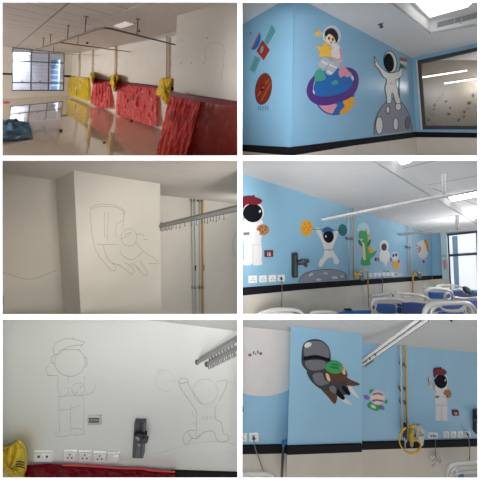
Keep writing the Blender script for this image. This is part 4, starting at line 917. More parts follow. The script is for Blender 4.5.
obj('hand_hole', MB().pad(pl, ell(469.6, 311, 1.6, 3.6, -12), .012, .012), M_sheetg, f); obj('lower_plate', MB().deep(pl, [(434, 312), (442, 311), (464, 311), (468, 319), (432, 319)], -.005, .03), M_frame, f)
obj('blue_inset', MB().pad(pl, [(440, 313), (464, 312.8), (465.4, 319), (439.4, 319)], .01, .02), M_panel, f)
p2_ = pl.shift(-.55)
obj('mattress', MB().deep(p2_, [(402, 303), (412, 302), (432, 304.4), (466, 301), (484, 300), (484, 318), (404, 318)], 0, .22), M_mat, t)
r_ = obj('side_rail', loop(p2_.shift(.1), [(396, 293), (406, 293.4), (418, 294.8), (427, 297.6), (432, 302), (434, 308)], .015), M_frame, t)
obj('rail_bar', loop(p2_.shift(.1), [(402, 296.6), (412, 297), (422, 299.6), (428, 305)], .011), M_frame, r_)
obj('blanket', MB().deep(p2_.shift(-.15), [(436, 302.6), (452, 299.4), (484, 297), (484, 304), (440, 305)], 0, .1), M_sheet, t)
pl = bplane(440, 293, 3.6); t = thing('hospital_bed', 'far bed with a blue inset end panel and navy mattress under the ward window', 'bed', pl.hit(440, 302), 'hospital beds in the painted ward')
f = obj('footboard', loop(pl, [(424.6, 302), (425.2, 294), (427.6, 289.8), (435, 288), (448, 289.7), (452.4, 293), (454.6, 300)], .02), M_frame, t)
obj('board_plate', MB().deep(pl, [(426.6, 291.4), (430, 290), (436, 289), (444, 290), (445, 299.6), (429.4, 299.6)], 0, .03), M_frame, f); obj('ring', loop(pl, ell(448.2, 296, 2.9, 3.2, 0) + [(451.1, 296)], .014), M_frame, f)
obj('blue_inset', MB().pad(pl, [(429.2, 292.7), (443.6, 292.9), (443.6, 299), (430, 298.4)], .012, .012), M_panel, f); obj('blue_inset', MB().pad(pl, ell(448.2, 296.4, 1.9, 1.7, 0), .012, .012), M_panel, f)
obj('mattress', MB().deep(pl.shift(-.3), [(440, 296), (454, 294.8), (473, 292.6), (484, 293.6), (484, 298.6), (452, 300)], 0, .25), M_mat, t)
obj('side_rail', loop(pl.shift(.05), [(454, 297), (466, 298.6), (476, 297.6), (486, 295)], .016), M_frame, t)
pl = bplane(452, 288, 4.3); t = thing('hospital_bed', 'farthest bed, only its white rail and end visible beneath the window', 'bed', pl.hit(452, 296), 'hospital beds in the painted ward')
obj('headboard', loop(pl, [(436, 292), (437, 286.4), (447, 285), (460, 286.6), (465, 290), (467, 294)], .018), M_frame, t); obj('headboard_bar', loop(pl, [(438, 289.6), (448, 287.8), (460, 289.4), (464, 293)], .012), M_frame, t)
obj('mattress', MB().deep(pl.shift(-.3), [(440, 293), (460, 291), (484, 291), (484, 295), (442, 296)], 0, .25), M_mat, t)
t = thing('bedside_cabinet', 'pale bedside cabinet against the tiled wall behind the far bed', 'cabinet', p4l.hit(427, 296, .25))
q = Plane(p4l.hit(426, 290, .3), pl.n)
obj('carcass', MB().deep(q, [(422.6, 284.4), (431, 283.6), (431.4, 297), (423, 297)], 0, .3), M_cr4, t, bevel=.01); obj('drawer', MB().pad(q, [(423.6, 286.6), (430.2, 286), (430.4, 290), (423.8, 290.4)], .012, .012), M_frame, t)
tag(obj('dark_pouch', MB().ball(at(467.4, 290.4, 3.5), .075, .06, .05), M_dg if False else mat('dark_green_cloth', (50, 62, 60), .7)), 'small dark pouch on the far bed beneath the ward window', 'pouch')
# ================================================================== ROOM 5: wall with two pencil astronauts
p5 = Plane(V((0, 2.0, 0)), V((0, -1, 0)))
M_w5 = mat('white_plaster_wall', C_W5, .6, var=.025, scale=1.2, bump=.04)
wall('wall_back', p5, [(0, 318), (239.8, 318), (239.8, 481), (0, 481)], M_w5, .02)
ce = [p5.hit(140, 319), p5.hit(240, 331.6), at(240, 318.6, 1.78), at(140, 318.4, 1.97)]
struct('ceiling', MB().prism(ce, [p + V((0, .0, .015)) for p in ce]), M_w5)
struct('trim_14', MB().pad(p5, [(170, 471.8), (240, 474), (240, 483), (170, 483)], .012), M_black)
M_film5 = film_mat('dark_red_film', (112, 8, 24), (150, 30, 40), .85, .5, .05)
M_film5e = mat('bright_red_film_hem', (206, 40, 48), .35, var=.1)
t = thing('red_sheet', 'dark red plastic film along the bottom of the wall below the white sockets', 'plastic sheet', p5.hit(90, 479))
top5 = [(20, 465.6), (34, 465.2), (48, 464), (62, 465), (92, 466.4), (120, 468.4), (142, 469.4), (175, 472)]
obj('film', MB().sheet(cloth(p5, top5, [(20, 484), (90, 485), (176, 486)], 14, 90, .014, 21, .016, 40, .0), .002, p5.n), M_film5, t)
obj('top_strip', MB().stroke(p5, smooth([(62, 465.2), (92, 466.4), (120, 468.4), (142, 468.8), (150, 470.4), (175, 472)], False), 1.5, .05), M_film5e, t)
# sockets and plate
z = Z(0, 430, 3.692)
for i, (x0, y0, x1, y1) in enumerate(((33.4, 452.2, 51.8, 462.2), (63.2, 451.6, 76.2, 461.6), (78.2, 452.2, 91.2, 462.4), (93, 453, 106.2, 463), (107.2, 453.6, 119.8, 463.4))):
    lab = ['wide white double socket beside the yellow bag', 'first square white socket right of the wide one', 'second square white socket, middle of the three with pins', 'third square white socket, next to the blank plate', 'blank white switch plate at the right end of the socket row'][i]
    s = socket(lab, p5, x0, y0, x1, y1, 'white plates above the red film', holes=i in (1, 2, 3), sk=.01)
    obj('border', MB().stroke(p5, [(x0 + .5, y0 + .5), (x1 - .5, y0 + .5), (x1 - .5, y1 - .5), (x0 + .5, y1 - .5)], .35, .014, True), mat('plate_edge', (176, 176, 172), .5), s)
    if i == 0:
        obj('pin_hole', MB().pad(p5, ell(38.6, 457, 1.4, 1.2), .014), M_gad, s); obj('pin_hole', MB().pad(p5, ell(46.8, 457, 1.2, 1.), .014), M_hole, s); obj('switch', MB().pad(p5, [(41.4, 455), (44.6, 455), (44.6, 459), (41.4, 459)], .02, .01), M_plate, s)
    if i == 4: obj('rocker', MB().pad(p5, ell(115, 458.8, 3, 2.6), .02, .01), M_plate, s)
t = thing('name_plate', 'small grey plate with two rows of slots on the wall above the socket row', 'plate', p5.hit(94, 425.6))
obj('plate', MB().pad(p5, [(87.2, 417.2), (101.2, 417), (101.4, 425), (87.6, 425.6)], .012, .012), mat('pale_grey_plate', (180, 180, 175), .5), t, bevel=.002); 
for i in range(7): obj('slot', MB().pad(p5, [(88.8 + i * 1.5, 420.4), (89.8 + i * 1.5, 420.3), (89.8 + i * 1.5, 423), (88.8 + i * 1.5, 423.1)], .0135, .001), M_gad, t)
obj('header', MB().pad(p5, [(88.6, 418.4), (99.4, 418.2), (99.4, 419.4), (88.6, 419.6)], .0135, .001), M_hole, t)
# bracket
z = Z(125, 415, 7.383)
t = thing('wall_bracket', 'dark grey vertical rail with a clamp on the white wall between the sketches', 'bracket', p5.hit(139, 458.6))
obj('rail', MB().pad(p5, z(68, 62, 150, 64, 134, 322, 52, 320), .03, .03), mat('charcoal_rail', (70, 74, 78), .4, .3), t, bevel=.003)
obj('rail_groove', MB().pad(p5, z(108, 66, 122, 66, 106, 320, 92, 320), .033, .004), M_dark, t); obj('rail_edge', MB().pad(p5, z(140, 66, 149, 66, 133, 320, 124, 320), .034, .006), mat('rail_edge_grey', (104, 108, 112), .4, .3), t)
obj('rail_panel', MB().pad(p5, z(86, 205, 118, 205, 110, 318, 80, 316), .034, .004), mat('rail_panel_grey', (92, 96, 100), .4, .3), t)
c = obj('clamp', MB().pad(p5, z(66, 148, 92, 140, 146, 146, 150, 168, 140, 210, 110, 200, 68, 172), .045, .012), M_dark, t)
obj('clamp_knob', MB().pad(p5, smooth(z(126, 182, 150, 176, 168, 186, 164, 206, 140, 214, 122, 202)), .055, .02), M_gad, c); obj('clamp_bolt', MB().pad(p5, smooth(z(140, 150, 152, 144, 160, 154, 154, 166, 142, 164)), .055, .02), M_dark, c); obj('clamp_lever', MB().pad(p5, z(72, 168, 84, 160, 108, 180, 104, 198), .05, .012), mat('lever_grey', (128, 130, 132), .4), c)
obj('label_tab', MB().pad(p5, [(138, 444.6), (140.6, 444.6), (140.4, 446), (138, 446)], .05, .004), M_steel, t)
# curtain track
t = thing('curtain_track', 'pair of grey curtain tracks with hooks leaving the white wall at the upper right', 'curtain track', p5.hit(200, 362))
u0, u1 = p5.hit(197.4, 361.6, .0), at(239.4, 337.2, 1.68); v0, v1 = p5.hit(207, 363.6, .0), at(239.4, 347, 1.74)
for nm, a, b, s in (('upper_rail', u0, u1, .034), ('lower_rail', v0, v1, .026)):
    r = obj(nm, MB().bar(a, b, s, s * .7), M_track, t); obj('rail_slot', MB().bar(a + V((0, -.001, -s * .42)), b + V((0, -.001, -s * .42)), s * .4, .008), M_dark, r)
    obj('end_cap', MB().ball(a, .028, .02, .026), M_trackd, r)
for i in range(16):
    p = v0 + (v1 - v0) * (.05 + i * .055 + (.012 if i % 3 else 0)); mb = MB(); mb.tube([p + V((0, 0, -.01)), p + V((0, 0, -.05))], .006, 6); mb.tube([p + V((0, 0, -.05)), p + V((.012, -.008, -.062)), p + V((.02, 0, -.05))], .004, 6); obj('hook', mb, M_run, t)
for i in range(9):
    p = u0 + (u1 - u0) * (.32 + i * .07); mb = MB(); mb.tube([p + V((0, 0, -.01)), p + V((0, 0, -.055))], .008, 6); obj('hook', mb, M_run, t)
# yellow bag over the outlet
z = Z(0, 400, 4)
o = smooth(z(-14, 190, 20, 186, 45, 178, 68, 164, 90, 180, 104, 214, 106, 250, 100, 290, 92, 325, -14, 325), True, 4)
def bag5():
    K_ = 10; n = len(o); cx, cy = 10, 468; vs = []; mb = MB()
    for k in range(K_):
        s_ = math.cos(k / (K_ - 1) * math.pi / 2); h = math.sin(k / (K_ - 1) * math.pi / 2)
        for (x, y) in o:
            q = noise.noise(V((x * .16, y * .05, k * .25))) + .5 * noise.noise(V((x * .4, y * .12, 9 + k * .3)))
            vs.append(p5.hit(cx + (x - cx) * max(.02, s_), cy + (y - cy) * max(.02, s_), .03 + .1 * h + .035 * q * (.4 + h)))
    return mb.add(vs, [[k * n + i, k * n + (i + 1) % n, (k + 1) * n + (i + 1) % n, (k + 1) * n + i] for k in range(K_ - 1) for i in range(n)] + [list(range(n))], True)
M_bag5 = mat('ochre_yellow_bag', (190, 164, 38), .3, var=.12)
t = thing('yellow_bag', 'crumpled yellow bag with black print hanging at the left edge, left of the wide socket', 'plastic bag', p5.hit(14, 477))
obj('bag', bag5(), M_bag5, t)
mb = MB()
for y in (461.5, 464, 466.6): mb.stroke(p5, [(15.6, y + .6), (19, y), (24.6, y + 1.6)], .8, .15)
obj('printed_mark', mb, M_ink, t)
obj('rim', MB().tube([p5.hit(x, y, .05) for x, y in smooth(z(68, 164, 88, 180, 102, 214, 104, 250, 99, 290), False)], .011, 6), M_bag5, t)
# pencil sketches
M_p5 = mat('fine_graphite_line', (176, 176, 173), .7); M_p5d = mat('firm_graphite_line', (150, 150, 149), .7)
z = Z(40, 325, 4.174)
def S(*p): return smooth(z(*p), False)
circ = lambda cx, cy, rx, ry, a0=0, a1=360, n=20: smooth([z(cx + rx * math.cos(math.radians(a0 + (a1 - a0) * i / n)), cy + ry * math.sin(math.radians(a0 + (a1 - a0) * i / n)))[0] for i in range(n + 1)], False, 2)
sketch('pencil_sketch', 'pencil drawing of a standing astronaut in a beret, on the white wall at left', p5, [
    ('helmet_outline', [circ(125, 155, 64, 60, -60, 250)], M_p5d),
    ('ear_piece', [S(62, 128, 50, 132, 50, 158, 62, 162), S(186, 134, 195, 140, 196, 168, 188, 176)], M_p5d),
    ('beret_outline', [S(60, 122, 55, 108, 62, 82, 90, 62, 130, 58, 165, 66, 186, 74, 168, 90), S(60, 124, 82, 120, 100, 102, 125, 90, 165, 84, 180, 84), z(100, 102, 165, 104), S(130, 60, 136, 54, 142, 58)], M_p5d),
    ('suit_outline', [S(78, 210, 74, 250, 80, 300, 78, 350, 82, 448), S(186, 212, 184, 250), S(182, 300, 184, 350, 182, 430), z(128, 330, 128, 442), z(80, 300, 160, 292), z(80, 355, 120, 352, 165, 336), S(120, 210, 118, 240), z(100, 265, 118, 262, 118, 290, 100, 292)], M_p5),
    ('arm_outline', [S(228, 242, 230, 262, 215, 284, 180, 294, 140, 292), S(40, 172, 28, 178, 26, 195, 38, 212, 56, 210), S(30, 210, 70, 212)], M_p5),
    ('cookie_outline', [circ(160, 268, 28, 26)], M_p5), ('cookie_chip', [circ(170, 260, 2, 2, n=6), circ(153, 283, 2, 2, n=6), circ(45, 212, 2, 2, n=6)], M_p5d),
    ('boot_outline', [S(82, 448, 62, 454, 70, 464, 110, 464, 130, 456), S(128, 442, 136, 434, 170, 434, 186, 444, 180, 456, 140, 460)], M_p5)], .34)
z = Z(145, 360, 5.05)
sketch('pencil_sketch', 'pencil drawing of an astronaut lifting a barbell, on the white wall at right', p5, [
    ('helmet_outline', [circ(305, 160, 62, 64)], M_p5), ('arm_outline', [S(178, 118, 170, 108, 178, 96, 200, 92, 214, 98, 216, 114, 240, 160, 290, 226), S(172, 112, 176, 135, 210, 185, 252, 248), z(176, 122, 214, 112), S(362, 112, 385, 104, 412, 106, 408, 140, 372, 210)], M_p5d),
    ('suit_outline', [S(252, 248, 262, 270, 260, 310, 258, 380), S(360, 228, 354, 260, 358, 300, 380, 312, 390, 340, 392, 372)], M_p5d),
    ('leg_outline', [S(258, 390, 280, 380, 300, 365, 330, 358, 350, 366, 358, 395, 375, 412, 405, 412, 424, 398, 412, 378, 392, 374), S(250, 355, 215, 360, 192, 388, 198, 420, 214, 424, 236, 398, 262, 398, 280, 380), S(222, 366, 224, 382, 240, 394)], M_p5d),
    ('belt_scribble', [S(296, 282, 288, 292, 298, 302), circ(312, 292, 7, 9), z(326, 284, 336, 300, 344, 280), z(348, 282, 352, 300), S(240, 262, 246, 285), S(244, 316, 252, 326)], M_p5), ('barbell_outline', [z(130, 108, 172, 106), z(412, 114, 480, 116), circ(98, 105, 44, 52, 100, 330), circ(76, 60, 14, 12), circ(110, 150, 14, 9, 0, 200), circ(496, 110, 44, 52, 120, 240)], mat('faint_pencil', (196, 196, 192), .7)),
    ('mound_outline', [S(40, 478, 100, 462, 180, 440, 240, 424, 320, 412, 400, 416, 470, 436), S(350, 470, 380, 452, 430, 450, 470, 470), S(360, 478, 400, 462, 450, 474)], mat('faint_pencil', (196, 196, 192), .7))], .34)
# ================================================================== ROOM 6: painted pillar and outlets
VV6 = (370, -2300); Ph6, Sh6 = (1190, 420), (80, 420)
A6 = at(362, 333.5, 2.5)
p6p = vplane(Ph6, VV6, A6); p6c = vplane(Ph6, Sh6, A6)
p6r = Plane(p6c.hit(362, 342), p6p.n); p6l = Plane(p6c.hit(290, 331.4), p6p.n)
M_bl6 = mat('bright_blue_wall_paint', C_BLUE6, .3, var=.03, scale=2)
M_cr6 = mat('warm_cream_tiles', C_CREAM6, .3, var=.04, scale=3)
M_ceil6 = mat('grey_white_ceiling', C_CEIL6, .8, var=.02)
wall('wall_left', p6l, [(239.9, 319), (300, 319), (300, 481), (239.9, 481)], M_bl6, .02)
wall('wall_right', p6r, [(350, 325), (481, 335), (481, 481), (350, 481)], M_bl6, .04)
f = [p6p.hit(*q) for q in ((291, 319.5), (362.2, 326), (361.8, 481), (286.4, 481))]
dd = (p6l.p0 - p6p.p0).dot(p6p.n)
bk = [Plane(p6l.p0 - p6l.n * .02, p6l.n).hit(*q) for q in ((292.5, 322), (360.6, 326), (360.2, 481), (288.5, 481))]
struct('wall_pillar', MB().prism(f, bk), M_bl6)
wall('ceiling', p6c, [(240, 318.6), (482, 318.6), (482, 362), (362, 348), (300, 345), (240, 338)], M_ceil6, .02)
for pl, top, m0, bot in ((p6l, [(239, 446.5), (288, 445.6)], [(239, 454.4), (288, 453.6)], [(239, 481), (288, 481)]), (p6p, [(287.3, 447), (361.9, 444.6)], [(287.1, 455), (361.9, 452)], [(286.4, 481), (361.8, 481)]), (p6r, [(361, 443), (481, 440)], [(361, 450), (481, 446.4)], [(361, 481), (481, 481)])):
    strip('wainscot', pl, m0, bot, M_cr6, .006); strip('trim_15', pl, top, m0, M_black, .012)
# white painted field on the left wall
M_wf = mat('white_wall_field', C_WF6, .6, var=.03)
z = Z(240, 320, 4)
edge = smooth(z(0, 286, 25, 297, 60, 303, 105, 304, 140, 298, 170, 290, 200, 278), False)
mural('white_field', 'large white painted area with curved lower edge and a tiny face, left of the pillar', p6l, [
    ('field', [(240, 319), (296, 319)] + [(296, 388)] + edge[::-1], M_wf, 0), ('cheek', zell(z, 40, 141, 7, 5), K('mural_dusty_red', (150, 96, 96)), 2), ('cheek', zell(z, 83, 135, 7, 5), K('mural_dusty_red', (150, 96, 96)), 2), ('eye', zell(z, 55, 131, 3, 6, 10), K_faint, 2), ('eye', zell(z, 71, 129, 3, 6, -10), K_faint, 2), ('nose', zell(z, 63, 137, 3, 3), K_faint, 2)])
t = thing('wall_mark', 'small dark mark at the left frame edge above the left sockets', 'mark', p6l.hit(242.6, 410)); obj('mark', MB().pad(p6l, [(241, 407.6), (243.4, 407.4), (243.4, 412.4), (241, 412.6)], .006), K_bark, t)
# pillar mural: a plain rocket in the place and colours of the painting
z = Z(295, 330, 6)
hull = zz(z, 44, 120, 62, 78, 110, 60, 160, 66, 200, 100, 214, 150, 216, 200, 245, 260, 300, 310, 326, 372, 306, 388, 262, 386, 160, 358, 100, 310, 72, 262, 74, 248, 42, 205)
mural('rocket_mural', 'large charcoal, brown and green flying mural with white flames on the blue pillar', p6p, [
    ('flame', z(248, 398, 282, 386, 346, 452, 300, 438), K_white, 0), ('flame', z(306, 336, 330, 330, 392, 414, 348, 388), K_white, 0), ('fin', zz(z, 156, 352, 205, 366, 252, 384, 240, 444, 198, 402), K_bark, 1), ('fin', zz(z, 286, 270, 332, 300, 390, 328, 312, 332), K_bark, 1),
    ('hull', hull, K_dkgrey, 2), ('nose_cone', zz(z, 54, 106, 66, 80, 112, 66, 160, 72, 196, 104, 206, 150, 196, 168, 130, 150, 60, 158), K_mid, 3), ('nose_glint', zell(z, 78, 90, 22, 14, -25), K_white, 4), ('nose_band', zz(z, 58, 162, 130, 152, 204, 172, 206, 188, 130, 172, 58, 180), K_visor, 4), ('hull_panel', zz(z, 62, 190, 130, 180, 180, 190, 182, 228, 120, 244, 76, 232), K_mid, 3), ('hull_panel', zz(z, 108, 266, 160, 258, 180, 300, 206, 318, 150, 334, 116, 308), K_mid, 3),
    ('belly', zz(z, 178, 262, 240, 238, 300, 240, 312, 282, 250, 322, 196, 302), K_bark, 4), ('belly_strap', zz(z, 184, 262, 202, 268, 212, 304, 196, 302), K_beige, 5), ('belly_strap', zz(z, 274, 222, 292, 216, 304, 262, 288, 262), K_beige, 5), ('green_dome', zell(z, 236, 226, 56, 36, 8), K_leaf, 5), ('dome_ridge', zell(z, 236, 226, 30, 5, 8), K_dg, 6), ('dome_ridge', zell(z, 238, 208, 24, 4, 8), K_dg, 6),
    ('jet_pod', zz(z, 206, 342, 234, 336, 254, 366, 240, 382, 212, 366), K_mid, 3), ('nozzle', zz(z, 250, 352, 268, 366, 300, 408, 284, 418, 250, 388), K_visor, 3), ('nozzle', zz(z, 284, 336, 300, 340, 332, 378, 318, 392, 288, 360), K_visor, 3)])
z = Z(360, 380, 6)
mural('small_planet_mural', 'small round cream, purple and green flying mural between the pillar and pipes', p6r, [
    ('moon', zell(z, 40, 106, 17, 12, 20), K_lil, 1), ('moon', zell(z, 132, 168, 17, 12, 25), K_lil, 1), ('pod', zell(z, 68, 70, 10, 14, 30), K_leaf, 0), ('pod', zell(z, 157, 132, 8, 12, 20), K_leaf, 0), ('cloud', zz(z, 46, 148, 66, 130, 100, 138, 128, 158, 104, 186, 78, 180, 50, 166), K_leaf, 1), ('rim', zell(z, 106, 104, 46, 46), K_hl, 2), ('disc', zell(z, 106, 106, 39, 38), K_skin, 3), ('stripe', zz(z, 72, 92, 90, 78, 124, 78, 142, 94, 130, 92, 108, 86, 86, 90), K_lil, 4), ('stripe', zz(z, 74, 122, 100, 116, 140, 124, 136, 132, 100, 126, 80, 132), K_lil, 4), ('cloud_patch', zell(z, 80, 160, 18, 8, 30), K_white, 2)])
# pipes with outlets and the hose loop
t = thing('wall_pipes', 'pale pipe and yellow pipe running down from the ceiling to the gas outlets', 'pipes', p6r.hit(404, 428, .04))
obj('pale_pipe', MB().tube([p6r.hit(400.6, 344, .03), p6r.hit(402, 438, .03)], .013), M_pipeg, t); obj('yellow_pipe', MB().tube([p6r.hit(405.3, 344, .03), p6r.hit(407, 428, .03)], .013), mat('golden_pipe_paint', (200, 158, 62), .4), t)
for x, y in ((401, 391), (405.8, 391), (402, 366), (406, 367), (402, 404), (406.4, 405)): obj('pipe_bracket', MB().pad(p6r, [(x - .9, y - 1.1), (x + 1, y - 1.1), (x + 1, y + .9), (x - .9, y + .9)], .034, .03), M_clip, t)
t = thing('flow_meter', 'dark cylinder flow meter with clear bowl beside the yellow regulator', 'flow meter', p6r.hit(405.4, 440, .05))
obj('body', MB().tube([p6r.hit(405.4, 425.4, .06), p6r.hit(405.4, 436.6, .06)], .024, 12), M_gad, t); obj('cap', MB().tube([p6r.hit(405.4, 424.2, .06), p6r.hit(405.4, 425.6, .06)], .016, 12), M_dark, t); obj('bowl', MB().tube([p6r.hit(404.8, 437, .06), p6r.hit(404.8, 440.6, .06)], [.03, .022], 12), M_steel, t); obj('stem', MB().tube([p6r.hit(405, 440.6, .05), p6r.hit(405, 449, .05)], .006), M_pipeg, t)
t = thing('gas_regulator', 'yellow brass gas regulator in the middle of the yellow hose loop', 'regulator', p6r.hit(411, 441, .05))
obj('body', MB().tube([p6r.hit(411, 432.4, .06), p6r.hit(410.6, 441, .06)], [.03, .034], 12), M_brass, t); obj('bonnet', MB().ball(p6r.hit(411.6, 431.4, .06), .034, .034, .036), M_brass, t); obj('knob', MB().ball(p6r.hit(414, 434.6, .08), .026, .02, .026), M_gad, t); obj('inlet', MB().tube([p6r.hit(411.8, 429.4, .06), p6r.hit(413, 426.6, .06)], .014), M_brass, t); obj('glass_bowl', MB().tube([p6r.hit(411, 441, .06), p6r.hit(411, 445, .06)], [.03, .02], 12), M_steel, t)
hose = smooth([(409.6, 427, .06), (413, 425.8, .09), (418, 427, .1), (420.6, 431, .09), (420.4, 434, .07)], False)
hose2 = smooth([(406, 427.6, .08), (402, 431, .1), (399.6, 437, .11), (400, 444, .11), (404, 450, .11), (410.4, 453.2, .11), (416.6, 452, .11), (420.4, 447.4, .1), (420, 442.4, .09), (416.4, 440.2, .08), (412.6, 440.6, .07)], False)
M_hose = mat('yellow_hose_rubber', (218, 172, 40), .4)
t = thing('yellow_hose', 'coiled yellow hose looping around the regulator below the pipes', 'hose', p6r.hit(410, 453, .1)); obj('upper_run', MB().tube([p6r.hit(*q) for q in hose], .009), M_hose, t); obj('loop', MB().tube([p6r.hit(*q) for q in hose2], .009), M_hose, t)
M_mid6 = mat('grey_label', (128, 130, 132), .6)
t = thing('wall_holder', 'white box-like holder on the wall at the right of the hose loop', 'holder', p6r.hit(421.6, 446))
obj('box', MB().pad(p6r, [(418.6, 432.6), (424.2, 432.4), (424, 440.4), (423, 446), (420.6, 446), (419, 440.6)], .05, .04), M_frame, t); obj('lid', MB().pad(p6r, [(418, 431.4), (424.8, 431.2), (424.8, 433), (418, 433.2)], .06, .05), M_frame, t); obj('label_strip', MB().pad(p6r, [(419.4, 434.4), (423.6, 434.2), (423.6, 436.2), (419.4, 436.4)], .053, .003), M_mid6, t)
# cookie astronaut and sign
z = Z(420, 360, 4)
h6 = lambda *p: [(433.2 + p[i] * .1055 + (p[i + 1] - 240) * .003, 366.4 - 2.2 + p[i + 1] * .1250) for i in range(0, len(p), 2)]
beret('painted astronaut in a maroon beret with a raised brush and cookie, right of the pipes', p6r, h6, 0, True)
bed_sign('small red sign numbered 18 at the right of the beret astronaut near the pipes', p6r, [(453, 411.4), (458.8, 411.2), (459, 415.8), (453.2, 416)])
# sockets
for i, (x0, y0, x1, y1) in enumerate(((428.8, 433.6, 438, 438.6), (444.2, 432.6, 449.4, 438), (451.2, 432.4, 456.4, 437.8), (458.2, 432.2, 463.4, 437.6), (465.4, 432, 470.8, 437.4))):
    s = socket(['wide socket plate above the tangled white cable', 'first small white socket right of the wide plate', 'second small white socket under the beret astronaut', 'third small white socket under the beret astronaut', 'socket with a plug and cable at the right end of the row'][i], p6r, x0, y0, x1, y1, 'white sockets right of the pipes', plug=i == 4)
    if i == 0:
        for x in (431, 433.6, 436): obj('outlet', MB().pad(p6r, ell(x, 436, .7, .8), .015, .002), M_hole, s)
def cable(label, pl, pts, m, r=.006, off=.03, nm='power_cable'): return tag(obj(nm, MB().tube([pl.hit(x, y, off) for x, y in smooth(pts, False)], r, 6), m), label, 'cable')
cable('grey cable hanging from the plugged socket down to the white bed rail', p6r, [(468.4, 436), (469.4, 446), (469.6, 456), (468.6, 464)], M_cable)
cable('thin straight cable hanging down from the wide socket plate', p6r, [(435.4, 438), (435.6, 448), (435.4, 458)], M_cable, .004)
t = thing('cable_tangle', 'tangle of white cables hanging on the cream tiles under the wide socket plate', 'cable', p6r.hit(436, 467))
for q in ([(431.4, 459), (433, 457), (435.4, 457.6), (436, 462), (434, 466), (432, 466.6)], [(436, 458), (438.6, 456.4), (440.6, 459), (440, 464), (441.4, 467)], [(432, 462), (436, 460), (440, 462.4)]): obj('strand', MB().tube([p6r.hit(x, y, .04) for x, y in smooth(q, False)], .009, 6), M_frame, t)
for i, (x0, y0, x1, y1) in enumerate(((238.5, 435, 246.8, 441.8), (249.4, 434.4, 258.6, 441.8))):
    socket(['white socket cut by the left edge, under the white field', 'white socket with a plug and trailing cable left of the pillar'][i], p6l, x0, y0, x1, y1, 'white sockets left of the pillar', plug=i == 1)
cable('grey cable trailing down to the bed from the plugged socket left of the pillar', p6l, [(253.6, 438.6), (254.6, 446), (258, 456), (263, 470), (265.6, 478)], M_cable)
# pole with blue clamp beside the pillar
t = thing('drip_pole', 'grey pole with a blue clamp standing just left of the blue pillar', 'pole', p6l.hit(282, 480, .1))
obj('pole', MB().tube([p6l.hit(283.4, 444, .1), p6l.hit(281.6, 482, .1)], .017), M_gad, t); obj('clamp', MB().box(p6l.hit(283.4, 443.4, .1), V((.02, 0, 0)), V((0, .016, 0)), V((0, 0, .014))), M_panel, t, bevel=.006); obj('clamp_screw', MB().tube([p6l.hit(284.5, 442.4, .12), p6l.hit(287, 441.8, .12)], .014), M_panel, t)
# side bracket, beds
t = thing('wall_bracket', 'dark wall rail with an arm cut by the right edge, beside the beret astronaut', 'bracket', p6r.hit(477, 435)); obj('rail', MB().pad(p6r, [(476, 413), (482, 412.6), (482, 434), (476, 434.4)], .04, .04), M_gad, t); obj('arm', MB().tube([p6r.hit(474, 420.6, .06), p6r.hit(480, 420, .06)], .02), M_gad, t)
pl = p6r.shift(.35)
t = thing('hospital_bed', 'white bed end with side rails at the bottom right corner below the sockets', 'bed', pl.hit(460, 482), 'white beds under the blue wall')
f = obj('headboard', loop(pl, [(445.6, 484), (446.6, 476), (447.4, 470), (451, 465.6), (455, 463.8), (464, 463), (482, 461.6)], .015), M_frame, t)
obj('inner_rail', loop(pl, [(450, 484), (450.6, 474), (453, 469.4), (458, 467.4), (482, 465.8)], .012), M_frame, f); obj('lower_bar', loop(pl, [(449, 476), (460, 472.6), (482, 470)], .011), M_frame, f); obj('blue_inset', MB().pad(pl, [(458, 475.6), (464, 475), (464, 484), (458, 484)], .01, .02), M_panel, f); obj('rail_post', MB().tube([pl.hit(456, 465), pl.hit(457, 480)], .014), M_frame, f); obj('mattress', MB().deep(pl.shift(-.08), [(452, 475), (482, 473), (482, 485), (452, 485)], 0, .2), M_sheet, t)
pl = p6l.shift(.2)
t = thing('hospital_bed', 'white bed rail just showing at the bottom left corner left of the pillar', 'bed', pl.hit(258, 482), 'white beds under the blue wall')
obj('headboard', loop(pl, [(238, 474.6), (252, 474.2), (264, 474), (271, 475.2), (274.6, 478), (276, 484)], .013), M_frame, t); obj('headboard_bar', loop(pl, [(238, 477.4), (262, 477), (268, 479)], .014), M_frame, t)
# ceiling track
t = thing('curtain_track', 'white double curtain track running along the ceiling from the pillar', 'curtain track', at(362, 362, 2.6))
z = Z(355, 318, 7.385)
dR = p6r.hit(362, 364).y
a, b = at(359.4, 362.4, dR - .12), at(418.6, 318.6, 2.1); a2, b2 = at(359.4, 366, dR - .12), at(427, 318.6, 2.1)
for nm, p, q in (('left_rail', a, b), ('right_rail', a2, b2)):
    r = obj(nm, MB().bar(p, q, .034, .02), M_wrail, t); obj('rail_slot', MB().bar(p + V((.014, -.002, -.014)), q + V((.014, -.002, -.014)), .012, .012), M_gad, r)
for i in range(7):
    p = a2 + (b2 - a2) * (.1 + i * .022); obj('runner', MB().bar(p + V((0, 0, -.015)), p + V((0, 0, -.06)), .016, .02, V((0, 1, 0))), M_clip, t)
for u in (.08, .11, .14, .2, .3): 
    p = a + (b - a) * u; obj('runner', MB().bar(p + V((0, 0, -.01)), p + V((0, 0, -.045)), .03, .03, V((0, 1, 0))), M_clip, t)
sp = p6c.hit(451, 319.6)
t = tag(obj('sprinkler', MB().tube([sp, sp + V((0, 0, -.015))], .012, 10), M_dark), 'tiny dark fitting on the ceiling at the top edge above the beret astronaut', 'sprinkler')
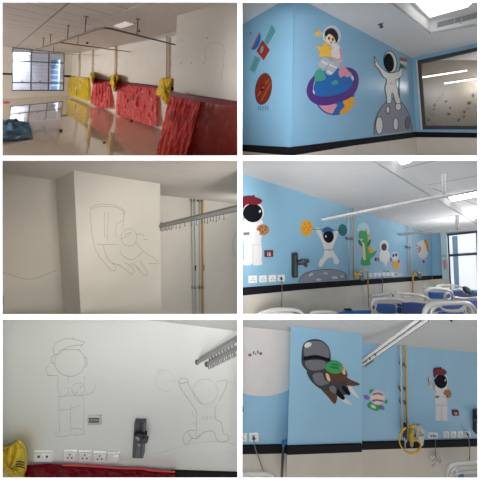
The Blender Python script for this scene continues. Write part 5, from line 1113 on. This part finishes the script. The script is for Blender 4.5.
# ================================================================== added sun shield and lamps
mb = MB(); mb.box(V((0, 6.2, 4.0)), V((16, 0, 0)), V((0, 4.8, 0)), V((0, 0, .1)))
struct('sun_shield', mb, M_white)  # unseen slab added over the rooms to keep the sun out
sun = bpy.data.objects.new('noon_sun', bpy.data.lights.new('noon_sun', 'SUN')); COL.objects.link(sun)  # steep sun added to whiten the face of the dividing wall
sun.data.energy = 52.0; sun.data.angle = .004
sun.rotation_euler = V((0, .05, -1)).to_track_quat('-Z', 'Y').to_euler()

def spot(name, pos, target, power, ang=80, col=(1, 1, 1), rad=.25, blend=.8):
    l = bpy.data.lights.new(name, 'SPOT'); l.energy = power; l.spot_size = math.radians(ang); l.spot_blend = blend; l.shadow_soft_size = rad; l.color = col
    o = bpy.data.objects.new(name, l); COL.objects.link(o); o.location = pos
    o.rotation_euler = (V(target) - V(pos)).to_track_quat('-Z', 'Y').to_euler(); return o
spot('fill_two', (.1, .1, .1), at(350, 80, 2.8), 260, 92)  # added fill spots near the camera shining through the openings
spot('fill_three', (1.1, .5, -.8), at(140, 240, 2.6), 250, 58)
spot('fill_four', (.0, .1, -.2), at(400, 240, 3.0), 95, 70)
spot('fill_five', (.1, .0, -.3), at(120, 405, 2.0), 260, 70)
spot('fill_six', (.1, .0, -.3), at(370, 405, 2.4), 270, 70)
# area lamp added beyond the left of the frame to light the ward
def r1(x, y, z): return E2 * x + E1 * y + E3 * z
lamp('ward_fill', r1(-5.5, 9, .2), r1(2, 10, -.2), 4, 2, 480, (1, .98, .95))

c = (p2b.p0 + p2w.hit(450, 90)) / 2
nl = bpy.data.lights.new('next_room_fill', 'POINT'); nl.energy = 60; nl.shadow_soft_size = .2  # unseen point lamp added to brighten the room behind the glass
o = bpy.data.objects.new('next_room_fill', nl); COL.objects.link(o); o.location = V((c.x + 1.2, c.y, c.z + .3))

lamp('facade_fill', O + E1 * 3 + E3 * 7, O + E1 * 8 - E3 * .5, 8, 4, 9000, (.97, .98, 1))  # area lamp added outdoors to brighten the building fronts

lamp('side_fill', at(268, 246, 3.4), at(190, 256, 4.6), .8, .8, 22)  # hidden lamp added to brighten the bare wall right of the pillar
q = [at(-3, 160, 1.46), at(-3, 160, 4), at(-3, 484, 4), at(-3, 484, 1.46)]
struct('wall_left', MB().prism(q, [v - V((.06, 0, 0)) for v in q]), M_white)  # unseen wall added along the left edge to shade the rooms

nl = bpy.data.lights.new('bed_ward_fill', 'POINT'); nl.energy = 60; nl.shadow_soft_size = .3  # unseen point lamp added beyond the right edge for the far beds
o = bpy.data.objects.new('bed_ward_fill', nl); COL.objects.link(o); o.location = at(508, 268, 3.4)
